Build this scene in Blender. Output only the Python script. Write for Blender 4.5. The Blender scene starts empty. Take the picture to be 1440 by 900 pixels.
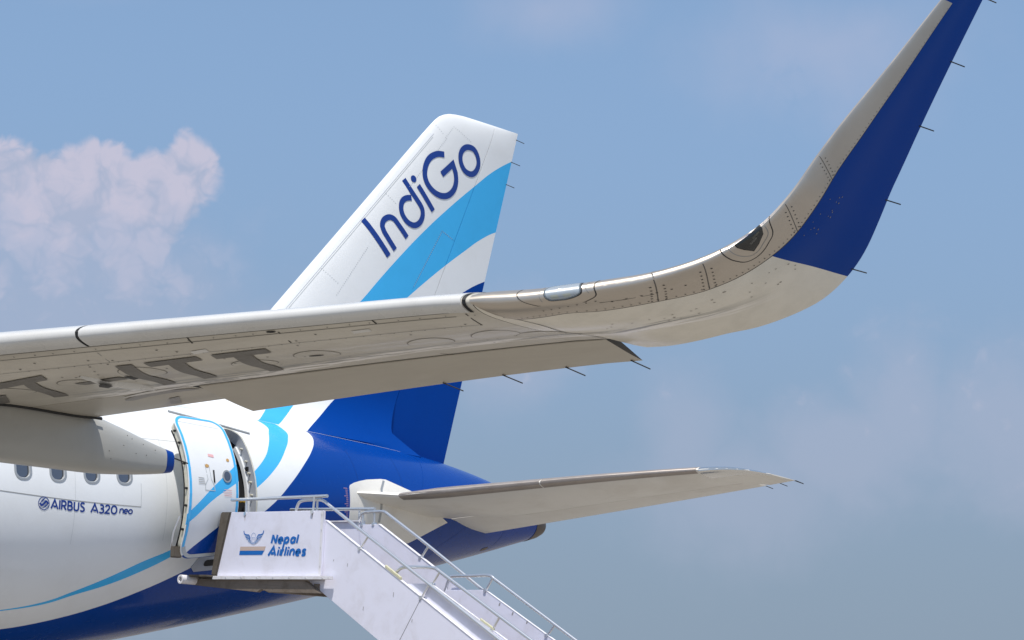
import bpy, bmesh, math, random
import numpy as np
from mathutils import Matrix, Vector
random.seed(7)
R = math.radians
scene = bpy.context.scene
COL = scene.collection
GROUND = 3.9                      # height of the fuselage axis above the apron (aircraft frame: x aft, port = -y, z up)

# ------------------------------------------------------------------ camera
def make_camera():
    yaw, pit, rol = R(43.878), R(11.21), R(1.319)
    fw = Vector((math.cos(pit)*math.cos(yaw), math.cos(pit)*math.sin(yaw), math.sin(pit)))
    r = fw.cross(Vector((0, 0, 1))).normalized(); u = r.cross(fw)
    r2 = r*math.cos(rol) + u*math.sin(rol); u2 = u*math.cos(rol) - r*math.sin(rol)
    cd = bpy.data.cameras.new('camera'); cd.sensor_width = 36; cd.lens = 71.74; cd.clip_start = .5; cd.clip_end = 8000
    co = bpy.data.objects.new('camera', cd); COL.objects.link(co)
    m = Matrix((r2, u2, -fw)).transposed().to_4x4(); m.translation = Vector((11.068, -24.671, -2.575 + GROUND))
    co.matrix_world = m; scene.camera = co
make_camera()

# ------------------------------------------------------------------ node helpers
class NT:
    def __init__(s, tree): s.t = tree; s.n = tree.nodes; s.l = tree.links
    def node(s, typ, **kw):
        n = s.n.new(typ)
        for k, v in kw.items(): setattr(n, k, v)
        return n
    def put(s, sock, v):
        if hasattr(v, 'is_linked') or isinstance(v, bpy.types.NodeSocket): s.l.new(v, sock)
        elif v is not None:
            if isinstance(v, (tuple, list)) and len(v) == 3 and sock.type == 'RGBA': v = (*v, 1)
            sock.default_value = v
    def math(s, op, a, b=None, c=None, clamp=False):
        n = s.node('ShaderNodeMath', operation=op); n.use_clamp = clamp
        for i, v in enumerate((a, b, c)):
            if v is not None: s.put(n.inputs[i], v)
        return n.outputs[0]
    def mix(s, f, a, b):
        n = s.node('ShaderNodeMix', data_type='RGBA'); s.put(n.inputs[0], f); s.put(n.inputs[6], a); s.put(n.inputs[7], b); return n.outputs[2]
    def smooth(s, v, lo, hi, o0=0., o1=1.):
        n = s.node('ShaderNodeMapRange', interpolation_type='SMOOTHSTEP'); s.put(n.inputs[0], v)
        n.inputs[1].default_value = lo; n.inputs[2].default_value = hi; n.inputs[3].default_value = o0; n.inputs[4].default_value = o1; return n.outputs[0]
    def noise(s, vec, scale, detail=4, rough=.55, dist=0., flat=False):
        n = s.node('ShaderNodeTexNoise', noise_dimensions='2D' if flat else '3D'); s.put(n.inputs['Vector'], vec); n.inputs['Scale'].default_value = scale
        n.inputs['Detail'].default_value = detail; n.inputs['Roughness'].default_value = rough; n.inputs['Distortion'].default_value = dist
        return n.outputs[0]
    def curve(s, v, pts):
        n = s.node('ShaderNodeFloatCurve'); s.put(n.inputs[1], v); c = n.mapping.curves[0]; n.mapping.use_clip = False
        c.points[0].location = pts[0]; c.points[1].location = pts[-1]
        for p in pts[1:-1]: c.points.new(*p)
        for p in c.points: p.handle_type = 'AUTO_CLAMPED'
        n.mapping.update(); return n.outputs[0]
    def comb(s, x, y, z):
        n = s.node('ShaderNodeCombineXYZ')
        for i, v in enumerate((x, y, z)): s.put(n.inputs[i], v)
        return n.outputs[0]
    def sep(s, v):
        n = s.node('ShaderNodeSeparateXYZ'); s.put(n.inputs[0], v); return n.outputs

# ------------------------------------------------------------------ sky
SUN = Vector((-.31, -.25, 1.0)).normalized()      # towards the sun: ahead of the nose and a little to port, high
def make_world():
    w = bpy.data.worlds.new('World'); scene.world = w; w.use_nodes = True
    N = NT(w.node_tree); N.n.clear()
    out = N.node('ShaderNodeOutputWorld'); bg = N.node('ShaderNodeBackground')
    sky = N.node('ShaderNodeTexSky', sky_type='NISHITA'); sky.sun_disc = False
    sky.sun_elevation = math.asin(SUN.z); sky.sun_rotation = math.atan2(SUN.x, SUN.y)
    sky.air_density = 1.0; sky.dust_density = 2.2; sky.ozone_density = 2.5; sky.altitude = 1300
    d = N.node('ShaderNodeTexCoord').outputs['Generated']
    x, y, z = N.sep(d)
    az = N.math('MULTIPLY', N.math('ARCTAN2', y, x), 180/math.pi)
    el = N.math('MULTIPLY', N.math('ARCSINE', z), 180/math.pi)
    # cumulus: rounded puffs from cell noise at three sizes plus fine wisps
    P0 = N.comb(az, el, 0.)
    wn = N.node('ShaderNodeTexNoise', noise_dimensions='2D'); N.put(wn.inputs['Vector'], P0); wn.inputs['Scale'].default_value = .9; wn.inputs['Detail'].default_value = 2
    wc = N.node('ShaderNodeSeparateColor'); N.l.new(wn.outputs['Color'], wc.inputs[0]); wx = N.math('SUBTRACT', wc.outputs[0], .5); wy = N.math('SUBTRACT', wc.outputs[1], .5)
    P = N.comb(N.math('ADD', az, N.math('MULTIPLY', wx, .9)), N.math('ADD', el, N.math('MULTIPLY', wy, .9)), 0.)
    def cells(scale):
        n = N.node('ShaderNodeTexVoronoi', feature='F1', voronoi_dimensions='2D')
        N.put(n.inputs['Vector'], P); n.inputs['Scale'].default_value = scale; return N.math('SUBTRACT', .48, n.outputs['Distance'])
    c1, c2, c3 = cells(.75), cells(1.9), cells(4.6); nf = N.math('SUBTRACT', N.noise(P, 2.2, 6, .62, 0., True), .5); nb = N.math('SUBTRACT', N.noise(P0, .28, 3, .55, 0., True), .5)
    puff = N.math('ADD', N.math('MULTIPLY', c1, .9), N.math('ADD', N.math('MULTIPLY', c2, .42), N.math('ADD', N.math('MULTIPLY', c3, .2), N.math('MULTIPLY', nf, .42))))
    # the large bank: a crest line over azimuth, and the side where it stops
    def crv(v, pts, lo, sp, vlo, vsp): return N.math('ADD', N.math('MULTIPLY', N.curve(N.math('DIVIDE', N.math('SUBTRACT', v, lo), sp), [((p-lo)/sp, (q-vlo)/vsp) for p, q in pts]), vsp), vlo)
    crest = crv(az, [(50., 14.6), (52.0, 14.9), (52.4, 15.4), (52.6, 15.62), (53.0, 15.8), (53.35, 16.0), (53.7, 15.8), (54.1, 15.5), (54.8, 15.35), (55.7, 15.65), (56.4, 15.45), (57.0, 15.3), (57.3, 15.45), (58.5, 15.45), (60., 15.5), (62., 15.8), (65., 14.8), (68., 12.)], 50., 18., 8., 10.)
    side = crv(el, [(8., 55.5), (11., 54.2), (12.5, 53.5), (13.3, 53.0), (14., 52.6), (15., 52.25), (17., 52.2), (20., 52.2)], 8., 12., 50., 8.)
    dtop = N.math('SUBTRACT', crest, el)
    edge = N.math('ADD', dtop, N.math('MULTIPLY', puff, .55))
    solid = N.smooth(edge, -.04, .34)
    rs = N.smooth(N.math('ADD', N.math('SUBTRACT', az, side), N.math('MULTIPLY', puff, .55)), .0, .55)
    depth = N.math('ADD', dtop, N.math('MULTIPLY', nb, 3.2))
    dens = N.math('MAXIMUM', N.smooth(depth, 5.8, 1.6, .46, .82), 0.)
    dens = N.math('MULTIPLY', dens, N.smooth(dtop, 10., 4.))
    hollow = N.smooth(N.math('ADD', N.math('ADD', nb, N.math('MULTIPLY', nf, .5)), N.math('MULTIPLY', dtop, .05)), .06, .32, 1., .8)
    big = N.math('MULTIPLY', N.math('MULTIPLY', solid, rs), N.math('MULTIPLY', dens, hollow))
    big = N.math('MULTIPLY', big, N.smooth(az, 68., 63.))
    def bank(a0, e0, ra, re, base):
        u = N.math('DIVIDE', N.math('SUBTRACT', az, a0), ra)
        ev = N.math('SUBTRACT', el, e0)
        up = N.math('DIVIDE', N.math('MAXIMUM', ev, 0.), re); dn = N.math('DIVIDE', N.math('MINIMUM', ev, 0.), base)
        q = N.math('ADD', N.math('MULTIPLY', u, u), N.math('ADD', N.math('MULTIPLY', up, up), N.math('MULTIPLY', dn, dn)))
        return N.math('SUBTRACT', 1., N.math('SQRT', q))
    def cloud(parts, lo, hi, dens, k=.5):
        m = None
        for p in parts:
            q = bank(*p); m = q if m is None else N.math('MAXIMUM', m, q)
        v = N.math('ADD', m, N.math('ADD', N.math('MULTIPLY', puff, k), N.math('MULTIPLY', nb, .8)))
        return N.math('MULTIPLY', N.smooth(v, lo, hi), dens)
    # each bank: azimuth, elevation, half width, height above, depth below (degrees)
    low = cloud([(56.5, 9.0, 7.0, 4.5, 6.0), (51.0, 9.6, 2.4, 1.9, 3.0), (44, 10.6, 1.8, 1.3, 2.0)], -.45, .75, .52, .16)
    r1 = cloud([(38.9, 8.0, 1.5, 2.2, 3.5), (37.0, 6.6, 4.2, 1.8, 2.2)], -.35, .85, .40, .2)
    r2 = cloud([(32.9, 8.8, 1.5, 2.5, 2.6), (29.4, 8.6, 3.6, 2.3, 2.8), (34.5, 7.8, 3.2, 1.4, 2.6), (24, 9.5, 4, 2.5, 3)], -.3, .8, .46, .26)
    hi_ = cloud([(43, 19.9, 3.8, 1.5, 1.6), (57, 20.8, 4.5, 2.0, 1.6), (35, 18.8, 6., 2.2, 2.6)], -.1, 1.3, .3, .12)
    # the same kind of scattered banks all round the horizon, outside the picture
    ring = N.math('MULTIPLY', N.smooth(N.math('ADD', nb, N.math('MULTIPLY', puff, .2)), .02, .2), N.smooth(el, 34., 10., 0., .5))
    inpic = N.math('MULTIPLY', N.smooth(az, 22., 28.), N.smooth(az, 68., 62.))
    ring = N.math('MULTIPLY', ring, N.math('SUBTRACT', 1., inpic))
    m = big
    for q in (low, r1, r2, hi_, ring): m = N.math('MAXIMUM', m, q)
    # tops of the puffs catch the sun, hollows between them are shaded
    lit = N.smooth(N.math('ADD', N.math('MULTIPLY', puff, .8), N.math('ADD', N.math('MULTIPLY', nb, .7), N.math('MULTIPLY', N.math('SUBTRACT', el, 13.5), .10))), -.18, .34)
    ccol = N.mix(lit, CLOUD_DARK, CLOUD_LIT)
    # smog haze, thickest at the horizon, the same in every direction
    haze = N.mix(N.smooth(el, 2., 21.), HAZE_LOW, HAZE_HIGH)
    veil = N.math('ADD', N.math('MULTIPLY', N.smooth(el, 22., -2.), .35), N.smooth(el, 75., 8., .12, .62))
    col = N.mix(veil, sky.outputs[0], haze)
    col = N.mix(m, col, ccol)
    N.l.new(col, bg.inputs[0]); bg.inputs[1].default_value = .12
    N.l.new(bg.outputs[0], out.inputs[0])
CLOUD_DARK = (3.6, 3.95, 5.15); CLOUD_LIT = (5.1, 4.8, 5.75); HAZE_LOW = (2.08, 2.75, 3.65); HAZE_HIGH = (2.6, 4.1, 6.3)
make_world()
sd = bpy.data.lights.new('sun', 'SUN'); sd.energy = 4.6; sd.angle = R(.53); sd.color = (1.0, .955, .89)
so = bpy.data.objects.new('sun', sd); COL.objects.link(so); so.rotation_euler = SUN.to_track_quat('Z', 'Y').to_euler(); so.location = (0, -20, 60)
vs = scene.view_settings
scene.display_settings.display_device = 'sRGB'
vs.view_transform = 'Standard'; vs.look = 'None'; vs.exposure = 0.0; vs.gamma = 1.0; vs.use_curve_mapping = False
scene.cycles.max_bounces = 8; scene.cycles.use_denoising = True

# ------------------------------------------------------------------ shapes (metres, aircraft frame)
def pchip(x,y):
    x=np.asarray(x,float);y=np.asarray(y,float);h=np.diff(x);d=np.diff(y)/h;m=np.zeros(len(x))
    for i in range(1,len(x)-1):
        if d[i-1]*d[i]>0:
            w1=2*h[i]+h[i-1];w2=h[i]+2*h[i-1];m[i]=(w1+w2)/(w1/d[i-1]+w2/d[i])
    m[0]=d[0];m[-1]=d[-1]
    def f(q):
        q=min(max(q,x[0]),x[-1]);k=min(max(int(np.searchsorted(x,q))-1,0),len(x)-2);t=(q-x[k])/h[k]
        return (2*t**3-3*t**2+1)*y[k]+(t**3-2*t**2+t)*h[k]*m[k]+(-2*t**3+3*t**2)*y[k+1]+(t**3-t**2)*h[k]*m[k+1]
    return f
# ---- fuselage
FX=[0,.4,1.2,2.5,4.2,6,22,24,26,28,30,32,34,36,37.4]
f_top=pchip(FX,[-.45,.0,.62,1.45,1.95,2.07,2.07,2.07,2.07,2.07,2.02,1.945,1.815,1.55,1.08])
f_bot=pchip(FX,[-.5,-.9,-1.35,-1.75,-2.0,-2.07,-2.07,-2.085,-1.94,-1.612,-1.195,-.744,-.247,.273,.66])
f_wid=pchip(FX,[.03,.5,.98,1.5,1.86,1.975,1.975,1.975,1.97,1.93,1.80,1.52,1.14,.66,.27])
def fus(x,phi,off=0.0):          # phi degrees from the crown, positive to port
    t,b,w=f_top(x),f_bot(x),f_wid(x);c=(t+b)/2;h=(t-b)/2;a=np.radians(phi)
    return np.array([x,-(w+off)*np.sin(a),c+(h+off)*np.cos(a)])
# ---- fin
def fin_le(z):
    if z>7.5:return fin_tip(z)
    x=34.596+(z-7.621)*.8746
    if z<3.0:x-=.95*((3.0-z)/1.2)**2
    return x
fin_tip=pchip([7.5,7.62,7.70,7.79,7.86,7.90,7.93],[34.49,34.6,34.675,34.785,34.93,35.08,35.4])
def fin_te(z):return 35.134+.2643*(z-1.741)
def fin_hinge(z):return 33.579+.4397*(z-2.067)
def fin_y(x,z):                  # half thickness
    le,te=fin_le(z),fin_te(z);c=te-le;u=min(max((x-le)/c,0),1)
    th=.5*c*.21*(1.4845*np.sqrt(u)-.63*u-1.758*u*u+1.4215*u**3-.518*u**4)*1.0
    if z>7.45:th*=np.sqrt(max(0,1-((z-7.45)/.48)**2))
    if z<2.85 and x<(fin_hinge(z)-.003 if z>2.05 else 33.60+(2.05-z)*1.5):  # fillet flaring out to meet the fuselage on the joint line
        j=fus(x,29.0);yj,zj=-j[1],j[2]
        if z>=zj:th+=max(0,yj-th)*((2.85-z)/(2.85-zj))**2.3*min(1,u*9)**.5
        else:th+=max(0,yj-th)*min(1,u*9)**.5-(zj-z)*1.2
        th=max(th,.01)
    return th
# ---- wing
WA0=np.arctan(.0415);WA1=np.radians(74);WS0=16.276;WR=1.2;WS1=WS0+WR*(WA1-WA0)
def wpath(s):
    if s<=WS0:return -s,-.13+.0415*(s-13.63),WA0
    a=min(WA0+(s-WS0)/WR,WA1)
    y=-WS0-WR*(np.sin(a)-np.sin(WA0));z=-.13+.0415*(WS0-13.63)+WR*(np.cos(WA0)-np.cos(a))
    if s>WS1:y-=(s-WS1)*np.cos(WA1);z+=(s-WS1)*np.sin(WA1)
    return y,z,a
w_le=pchip([1.8,13.098,13.643,15.049,16.049,16.457,16.674,16.863,17.082,17.25,17.403,17.581,17.934,18.142,18.641,19.193,19.55,19.75],
 [13.0,18.225,18.478,19.13,19.594,19.86,20.10,20.385,20.68,20.865,21.01,21.135,21.36,21.503,21.883,22.287,22.56,22.80])
w_te=pchip([1.8,6.4,11.6,12.85,16.186,16.56,16.70,16.84,16.96,17.044,17.244,17.381,17.67,18.131,18.339,19.30,19.60,19.75],
 [18.8,19.0,20.16,20.42,21.30,21.50,21.67,21.81,21.92,21.985,22.075,22.11,22.155,22.304,22.375,22.746,22.87,22.93])
WB=.025
def w_inc(s):return WB*min(max((17.2-s)/1.0,0),1)
def w_prof(u,side):              # thickness profile per chord, side -1 lower, +1 upper
    u=min(max(u,0),1)
    n=1.4845*np.sqrt(u)-.63*u-1.758*u*u+1.4215*u**3-.518*u**4
    if side<0:return -.105*n*(1-.25*u)+.018*np.sin(np.pi*max(0,(u-.35)/.65))**2
    return .115*n+.012*np.sin(np.pi*max(0,(u-.3)/.7))
def w_nose(s):return min(max((s-15.95)/.3,0),1)*min(max((17.9-s)/.8,0),1)
def w_set(s):return .028*min(max((17.6-s)/1.6,0),1)+.020*w_nose(s)
def w_thk(s):return 1.0 if s<16 else max(.62,1.0-.25*(s-16))
def wing(s,u,side=-1,off=0.0,drop=0.0):
    y,z,a=wpath(s);le,te=w_le(s),w_te(s);c=te-le
    d=w_prof(u,side)*c*w_thk(s)*(1+.45*w_nose(s)*max(0,1-u*2.2) if side>0 else 1+.30*w_nose(s)*max(0,1-u*6))-w_inc(s)*u*c+side*off-drop-w_set(s)
    return np.array([le+u*c,y+d*np.sin(a),z+d*np.cos(a)])
# ---- tailplane
TA,TB,TZ=.108,-.052,.795
def htp_plane(x,y):return TZ+TA*(y-1.3)+TB*(x-32)
t_le=pchip([.3,1.2,1.52,1.66,1.80,2.2,6.0,6.25,6.42,6.52],[31.1,31.45,31.74,32.1,32.36,32.57,34.56,34.75,35.05,35.6])
t_te=pchip([.3,.6,6.3,6.52],[35.42,35.46,36.2,36.22])
def htp(y,u,side=-1,off=0.0):
    le,te=t_le(y),t_te(y);c=te-le;x=le+u*c
    n=1.4845*np.sqrt(u)-.63*u-1.758*u*u+1.4215*u**3-.518*u**4
    k=min(1.0,.38+.62*max(0,y-1.45)/.9) if y<6.0 else max(.25,1-((y-6.0)/.6)**2)
    d=.5*.2*n*c*k
    if side<0 and y>.7:d-=.017*c*np.exp(-((u-.70)/.11)**2)*(1 if y<5.9 else max(0,1-(y-5.9)/.3))
    return np.array([x,-y,htp_plane(x,y)+side*(d+off)])

def wv(s,v,off=0.0):             # round the nose: v<0 upper side, v>0 lower side; off along the true surface normal
    def P(w):return wing(s,w*w,1 if w<0 else -1)
    w=np.copysign(np.sqrt(abs(v)),v);h=.006;t=P(w+h)-P(w-h);_,_,a=wpath(s);e=np.array([0,-np.cos(a),np.sin(a)])
    n=np.cross(t,e);n/=np.linalg.norm(n)+1e-12
    if w==0 and n[0]>0 or (abs(w)>.02 and n@np.array([0,np.sin(a),np.cos(a)])*(-1 if v>0 else 1)<0 and abs(v)>.004):n=-n
    elif abs(v)<=.004 and n[0]>0:n=-n
    return P(w)+n*off

# ------------------------------------------------------------------ mesh helpers
def link(name, verts, faces, mats, parent=None, smooth=True, midx=None, uvs=None, kind=None, loc=None):
    me = bpy.data.meshes.new(name); me.from_pydata([tuple(map(float, v)) for v in verts], [], faces)
    if not isinstance(mats, (list, tuple)): mats = [mats]
    for m in mats: me.materials.append(m)
    if midx is not None: me.polygons.foreach_set('material_index', midx)
    if uvs is not None:
        ul = me.uv_layers.new(name='UVMap'); buf = np.array(uvs, dtype=np.float32)
        idx = np.empty(len(me.loops), dtype=np.int32); me.loops.foreach_get('vertex_index', idx)
        ul.data.foreach_set('uv', buf[idx].ravel())
    if smooth:
        me.polygons.foreach_set('use_smooth', [True]*len(me.polygons))
        try: me.set_sharp_from_angle(angle=R(38))
        except Exception: pass
    me.validate(); me.update()
    o = bpy.data.objects.new(name, me); COL.objects.link(o)
    if parent is not None: o.parent = parent
    if loc: o.location = loc
    if kind: o['kind'] = kind
    return o

def fixn(o):
    bm = bmesh.new(); bm.from_mesh(o.data); bmesh.ops.recalc_face_normals(bm, faces=bm.faces); bm.to_mesh(o.data); bm.free(); return o

def sheet(name, fn, A, B, mat, parent, o1=.004, o0=-.004, uv=None, smooth=True, closed_a=False):
    """a curved plate: grid over parameters A x B lifted o1 off the surface fn(a, b, off), with a rim going down to o0"""
    na, nb = len(A), len(B); V = [fn(a, b, o1) for a in A for b in B]; F = []
    for i in range(na-1):
        for j in range(nb-1): F.append((i*nb+j, (i+1)*nb+j, (i+1)*nb+j+1, i*nb+j+1))
    loop = [i*nb for i in range(na)] + [(na-1)*nb+j for j in range(1, nb)] + [i*nb+nb-1 for i in range(na-2, -1, -1)] + [j for j in range(nb-2, 0, -1)]
    AB = [(a, b) for a in A for b in B]; k0 = len(V)
    for q in loop: V.append(fn(AB[q][0], AB[q][1], o0))
    for i in range(len(loop)):
        j = (i+1) % len(loop); F.append((loop[i], loop[j], k0+j, k0+i))
    U = None
    if uv: U = [uv(a, b) for a, b in AB] + [uv(*AB[q]) for q in loop]
    return fixn(link(name, V, F, mat, parent, smooth, uvs=U))

def loft(name, rings, mats, parent, caps=True, cap_mat=0, uvs=None, smooth=True, loc=None):
    n = len(rings[0]); V = [p for r in rings for p in r]; F = []; M = []
    for i in range(len(rings)-1):
        for j in range(n):
            k = (j+1) % n; F.append((i*n+j, (i+1)*n+j, (i+1)*n+k, i*n+k)); M.append(0)
    if caps:
        F.append(tuple(range(n))); F.append(tuple((len(rings)-1)*n+j for j in range(n))); M += [cap_mat, cap_mat]
    return fixn(link(name, V, F, mats, parent, smooth, midx=M, uvs=uvs, loc=loc))

def resample(pts, n):
    out = []
    for i in range(len(pts)):
        a, b = pts[i], pts[(i+1) % len(pts)]
        for k in range(n): out.append((a[0]+(b[0]-a[0])*k/n, a[1]+(b[1]-a[1])*k/n))
    return out

def patch(name, pts, fn, mat, parent, off=.004, n=4, rings=3, dome=0., rim=None, kind=None, smooth=True):
    """a filled convex outline (2-D parameters) laid on a surface"""
    P = resample(pts, n); cx = sum(p[0] for p in P)/len(P); cy = sum(p[1] for p in P)/len(P); m = len(P)
    V = []; F = []
    for k in range(rings, 0, -1):
        t = k/rings
        for p in P: V.append(fn(cx+(p[0]-cx)*t, cy+(p[1]-cy)*t, off+dome*(1-t*t)))
    V.append(fn(cx, cy, off+dome)); c = len(V)-1
    for k in range(rings-1):
        for i in range(m):
            j = (i+1) % m; F.append((k*m+i, k*m+j, (k+1)*m+j, (k+1)*m+i))
    for i in range(m): F.append(((rings-1)*m+i, (rings-1)*m+(i+1) % m, c))
    if rim is not None:
        b0 = len(V)
        for p in P: V.append(fn(p[0], p[1], rim))
        for i in range(m):
            j = (i+1) % m; F.append((i, j, b0+j, b0+i))
    return link(name, V, F, mat, parent, smooth, kind=kind)

def catmull(pts, n=6, closed=False):
    P = list(pts); out = []; m = len(P)
    for i in range(m if closed else m-1):
        g = (lambda k: P[k % m]) if closed else (lambda k: P[min(max(k, 0), m-1)])
        p0, p1, p2, p3 = [np.array(g(i+k), float) for k in (-1, 0, 1, 2)]
        for k in range(n):
            t = k/n; out.append(tuple(.5*((2*p1)+(p2-p0)*t+(2*p0-5*p1+4*p2-p3)*t*t+(3*p1-p0-3*p2+p3)*t**3)))
    if not closed: out.append(tuple(P[-1]))
    return out

def ribbon(pts, w, closed=False):
    """2-D polyline -> left/right points with mitred joins"""
    P = [np.array(p, float) for p in pts]; n = len(P); L = []; Rr = []
    for i in range(n):
        a = P[i-1] if (i > 0 or closed) else None; b = P[(i+1) % n] if (i < n-1 or closed) else None
        d1 = (P[i]-a) if a is not None else (b-P[i]); d2 = (b-P[i]) if b is not None else (P[i]-a)
        d1 = d1/(np.linalg.norm(d1)+1e-12); d2 = d2/(np.linalg.norm(d2)+1e-12)
        n1 = np.array([-d1[1], d1[0]]); n2 = np.array([-d2[1], d2[0]]); m = n1+n2; lm = np.linalg.norm(m)
        m = n1 if lm < 1e-6 else m/lm; k = min(1/max(.35, float(m@n1)), 2.2)
        L.append(P[i]+m*w*.5*k); Rr.append(P[i]-m*w*.5*k)
    return L, Rr

def strokes(name, lines, fn, mat, parent, off=.004, kind=None):
    """lettering and lines: each (polyline, width, closed) becomes a thin strip on the surface"""
    V = []; F = []
    for q_, ln in enumerate(lines):
        pts, w = ln[0], ln[1]; closed = len(ln) > 2 and ln[2]; of = off+.0005*q_
        L, Rr = ribbon(pts, w, closed); b = len(V); n = len(pts)
        for l, r in zip(L, Rr): V += [fn(l[0], l[1], of), fn(r[0], r[1], of)]
        for i in range(n if closed else n-1):
            j = (i+1) % n; F.append((b+2*i, b+2*i+1, b+2*j+1, b+2*j))
    return link(name, V, F, mat, parent, False, kind=kind)

def dense(pts, step):
    out = []
    for a, b in zip(pts[:-1], pts[1:]):
        n = max(1, int(math.hypot(b[0]-a[0], b[1]-a[1])/step))
        for k in range(n): out.append((a[0]+(b[0]-a[0])*k/n, a[1]+(b[1]-a[1])*k/n))
    out.append(pts[-1]); return out

def tube(name, pts, rad, mat, parent, seg=8, kind=None, radii=None):
    P = [Vector(p) for p in pts]; V = []; F = []; up = None
    for i, p in enumerate(P):
        d = ((P[min(i+1, len(P)-1)]-P[max(i-1, 0)])).normalized()
        if up is None: up = d.orthogonal().normalized()
        up = (up - d*up.dot(d)).normalized(); s = d.cross(up); rr = radii[i] if radii else rad
        for k in range(seg):
            a = 2*math.pi*k/seg; V.append(p+(up*math.cos(a)+s*math.sin(a))*rr)
    for i in range(len(P)-1):
        for k in range(seg): F.append((i*seg+k, i*seg+(k+1) % seg, (i+1)*seg+(k+1) % seg, (i+1)*seg+k))
    F.append(tuple(range(seg-1, -1, -1))); F.append(tuple((len(P)-1)*seg+k for k in range(seg)))
    return link(name, V, F, mat, parent, True, kind=kind)

def box(name, lo, hi, mat, parent, bevel=0.):
    x0, y0, z0 = lo; x1, y1, z1 = hi
    V = [(x0, y0, z0), (x1, y0, z0), (x1, y1, z0), (x0, y1, z0), (x0, y0, z1), (x1, y0, z1), (x1, y1, z1), (x0, y1, z1)]
    F = [(0, 3, 2, 1), (4, 5, 6, 7), (0, 1, 5, 4), (1, 2, 6, 5), (2, 3, 7, 6), (3, 0, 4, 7)]
    o = link(name, V, F, mat, parent, False)
    if bevel:
        bm = bmesh.new(); bm.from_mesh(o.data); bmesh.ops.bevel(bm, geom=bm.edges[:], offset=bevel, segments=2, affect='EDGES'); bm.to_mesh(o.data); bm.free()
    return o

def slab(name, poly, x0, x1, mat, parent, bevel=0.):
    """a plate: (y, z) outline between two x"""
    n = len(poly); V = [(x0, y, z) for y, z in poly]+[(x1, y, z) for y, z in poly]
    F = [tuple(range(n)), tuple(range(2*n-1, n-1, -1))]+[(i, i+n, (i+1) % n+n, (i+1) % n) for i in range(n)]
    o = fixn(link(name, V, F, mat, parent, False))
    if bevel:
        bm = bmesh.new(); bm.from_mesh(o.data); bmesh.ops.bevel(bm, geom=bm.edges[:], offset=bevel, segments=2, affect='EDGES'); bm.to_mesh(o.data); bm.free()
    return o

def empty(name, loc=(0, 0, 0)):
    o = bpy.data.objects.new(name, None); COL.objects.link(o); o.location = loc; o.empty_display_size = .5; return o
def tag(o, label, cat): o['label'] = label; o['category'] = cat; return o
def lin(a, b, n): return [a+(b-a)*i/(n-1) for i in range(n)]

# ------------------------------------------------------------------ materials
def srgb(r, g, b):
    f = lambda c: c/12.92 if c <= .04045 else ((c+.055)/1.055)**2.4
    return (f(r/255), f(g/255), f(b/255))
def mat(name, col, rough=.4, metal=0., coat=0., spec=.5, dirt=0., dscale=3., bump=0., bscale=40., build=None):
    m = bpy.data.materials.new(name); m.use_nodes = True; N = NT(m.node_tree); b = N.n['Principled BSDF']
    b.inputs['Roughness'].default_value = rough; b.inputs['Metallic'].default_value = metal
    b.inputs['Coat Weight'].default_value = coat; b.inputs['Coat Roughness'].default_value = .06; b.inputs['Specular IOR Level'].default_value = spec
    co = N.node('ShaderNodeTexCoord').outputs['Object']
    c = build(N, co) if build else None
    if dirt > 0:
        v = N.noise(co, dscale, 8, .65, .4); f = N.smooth(v, .42, .75, 0., dirt)
        base = c if c is not None else (*col, 1)
        k = N.mix(1., base, (.62, .57, .5, 1)); k.node.blend_type = 'MULTIPLY'
        c = N.mix(f, base, k)
        v2 = N.noise(co, dscale*4, 6, .6); N.l.new(N.smooth(v2, .3, .8, max(.02, rough-.025), rough+.05), b.inputs['Roughness'])
    if c is not None: N.l.new(c, b.inputs['Base Color'])
    else: b.inputs['Base Color'].default_value = (*col, 1)
    if bump:
        bn = N.node('ShaderNodeBump'); bn.inputs['Strength'].default_value = bump; bn.inputs['Distance'].default_value = .01
        N.l.new(N.noise(co, bscale, 3), bn.inputs['Height']); N.l.new(bn.outputs[0], b.inputs['Normal'])
    return m

WHITE = (.80, .82, .83); SKYBLUE = (.065, .46, .86); NAVY = (.0005, .048, .29)
def stripes(N, t, x, curves, lo_t, sp_t, lo_x, sp_x):
    """livery: paint changes where x passes boundary curves x(t)"""
    tn = N.math('DIVIDE', N.math('SUBTRACT', t, lo_t), sp_t)
    col = (*WHITE, 1)
    for pts, c in curves:
        P = [((a-lo_t)/sp_t, (b-lo_x)/sp_x) for a, b in pts]
        xb = N.math('ADD', N.math('MULTIPLY', N.curve(tn, P), sp_x), lo_x)
        col = N.mix(N.math('GREATER_THAN', x, xb), col, (*c, 1))
    return col
FUS_A = [(0, 30.2), (28, 30.39), (35.2, 30.42), (43.2, 30.30), (53.6, 30.12), (61.9, 29.94), (71, 29.64), (83.6, 29.14), (93.4, 28.79), (107.4, 28.214), (112.8, 27.725), (119, 27.218), (124.3, 26.728), (127.6, 26.411), (130.3, 25.95), (134, 25.0), (180, 24)]
FUS_B = [(0, 30.6), (31.3, 30.767), (36.9, 30.778), (45.7, 30.657), (54.5, 30.461), (68.8, 30.07), (80.5, 29.61), (89.6, 29.14), (98.1, 28.81), (110.5, 28.246), (117, 27.78), (122.3, 27.267), (126, 26.755), (128.8, 26.431), (131, 25.95), (134, 25.0), (180, 24)]
FUS_C = [(0, 31.3), (31, 31.363), (36.2, 31.35), (43.8, 31.248), (53.3, 31.036), (63.7, 30.74), (77, 30.329), (87.8, 29.957), (99.6, 29.40), (110, 28.95), (115.9, 28.72), (120.9, 28.384), (126.8, 27.927), (133.7, 27.261), (138.2, 26.597), (141.3, 25.932), (145, 24.5), (152, 20.5), (180, 16)]
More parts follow.
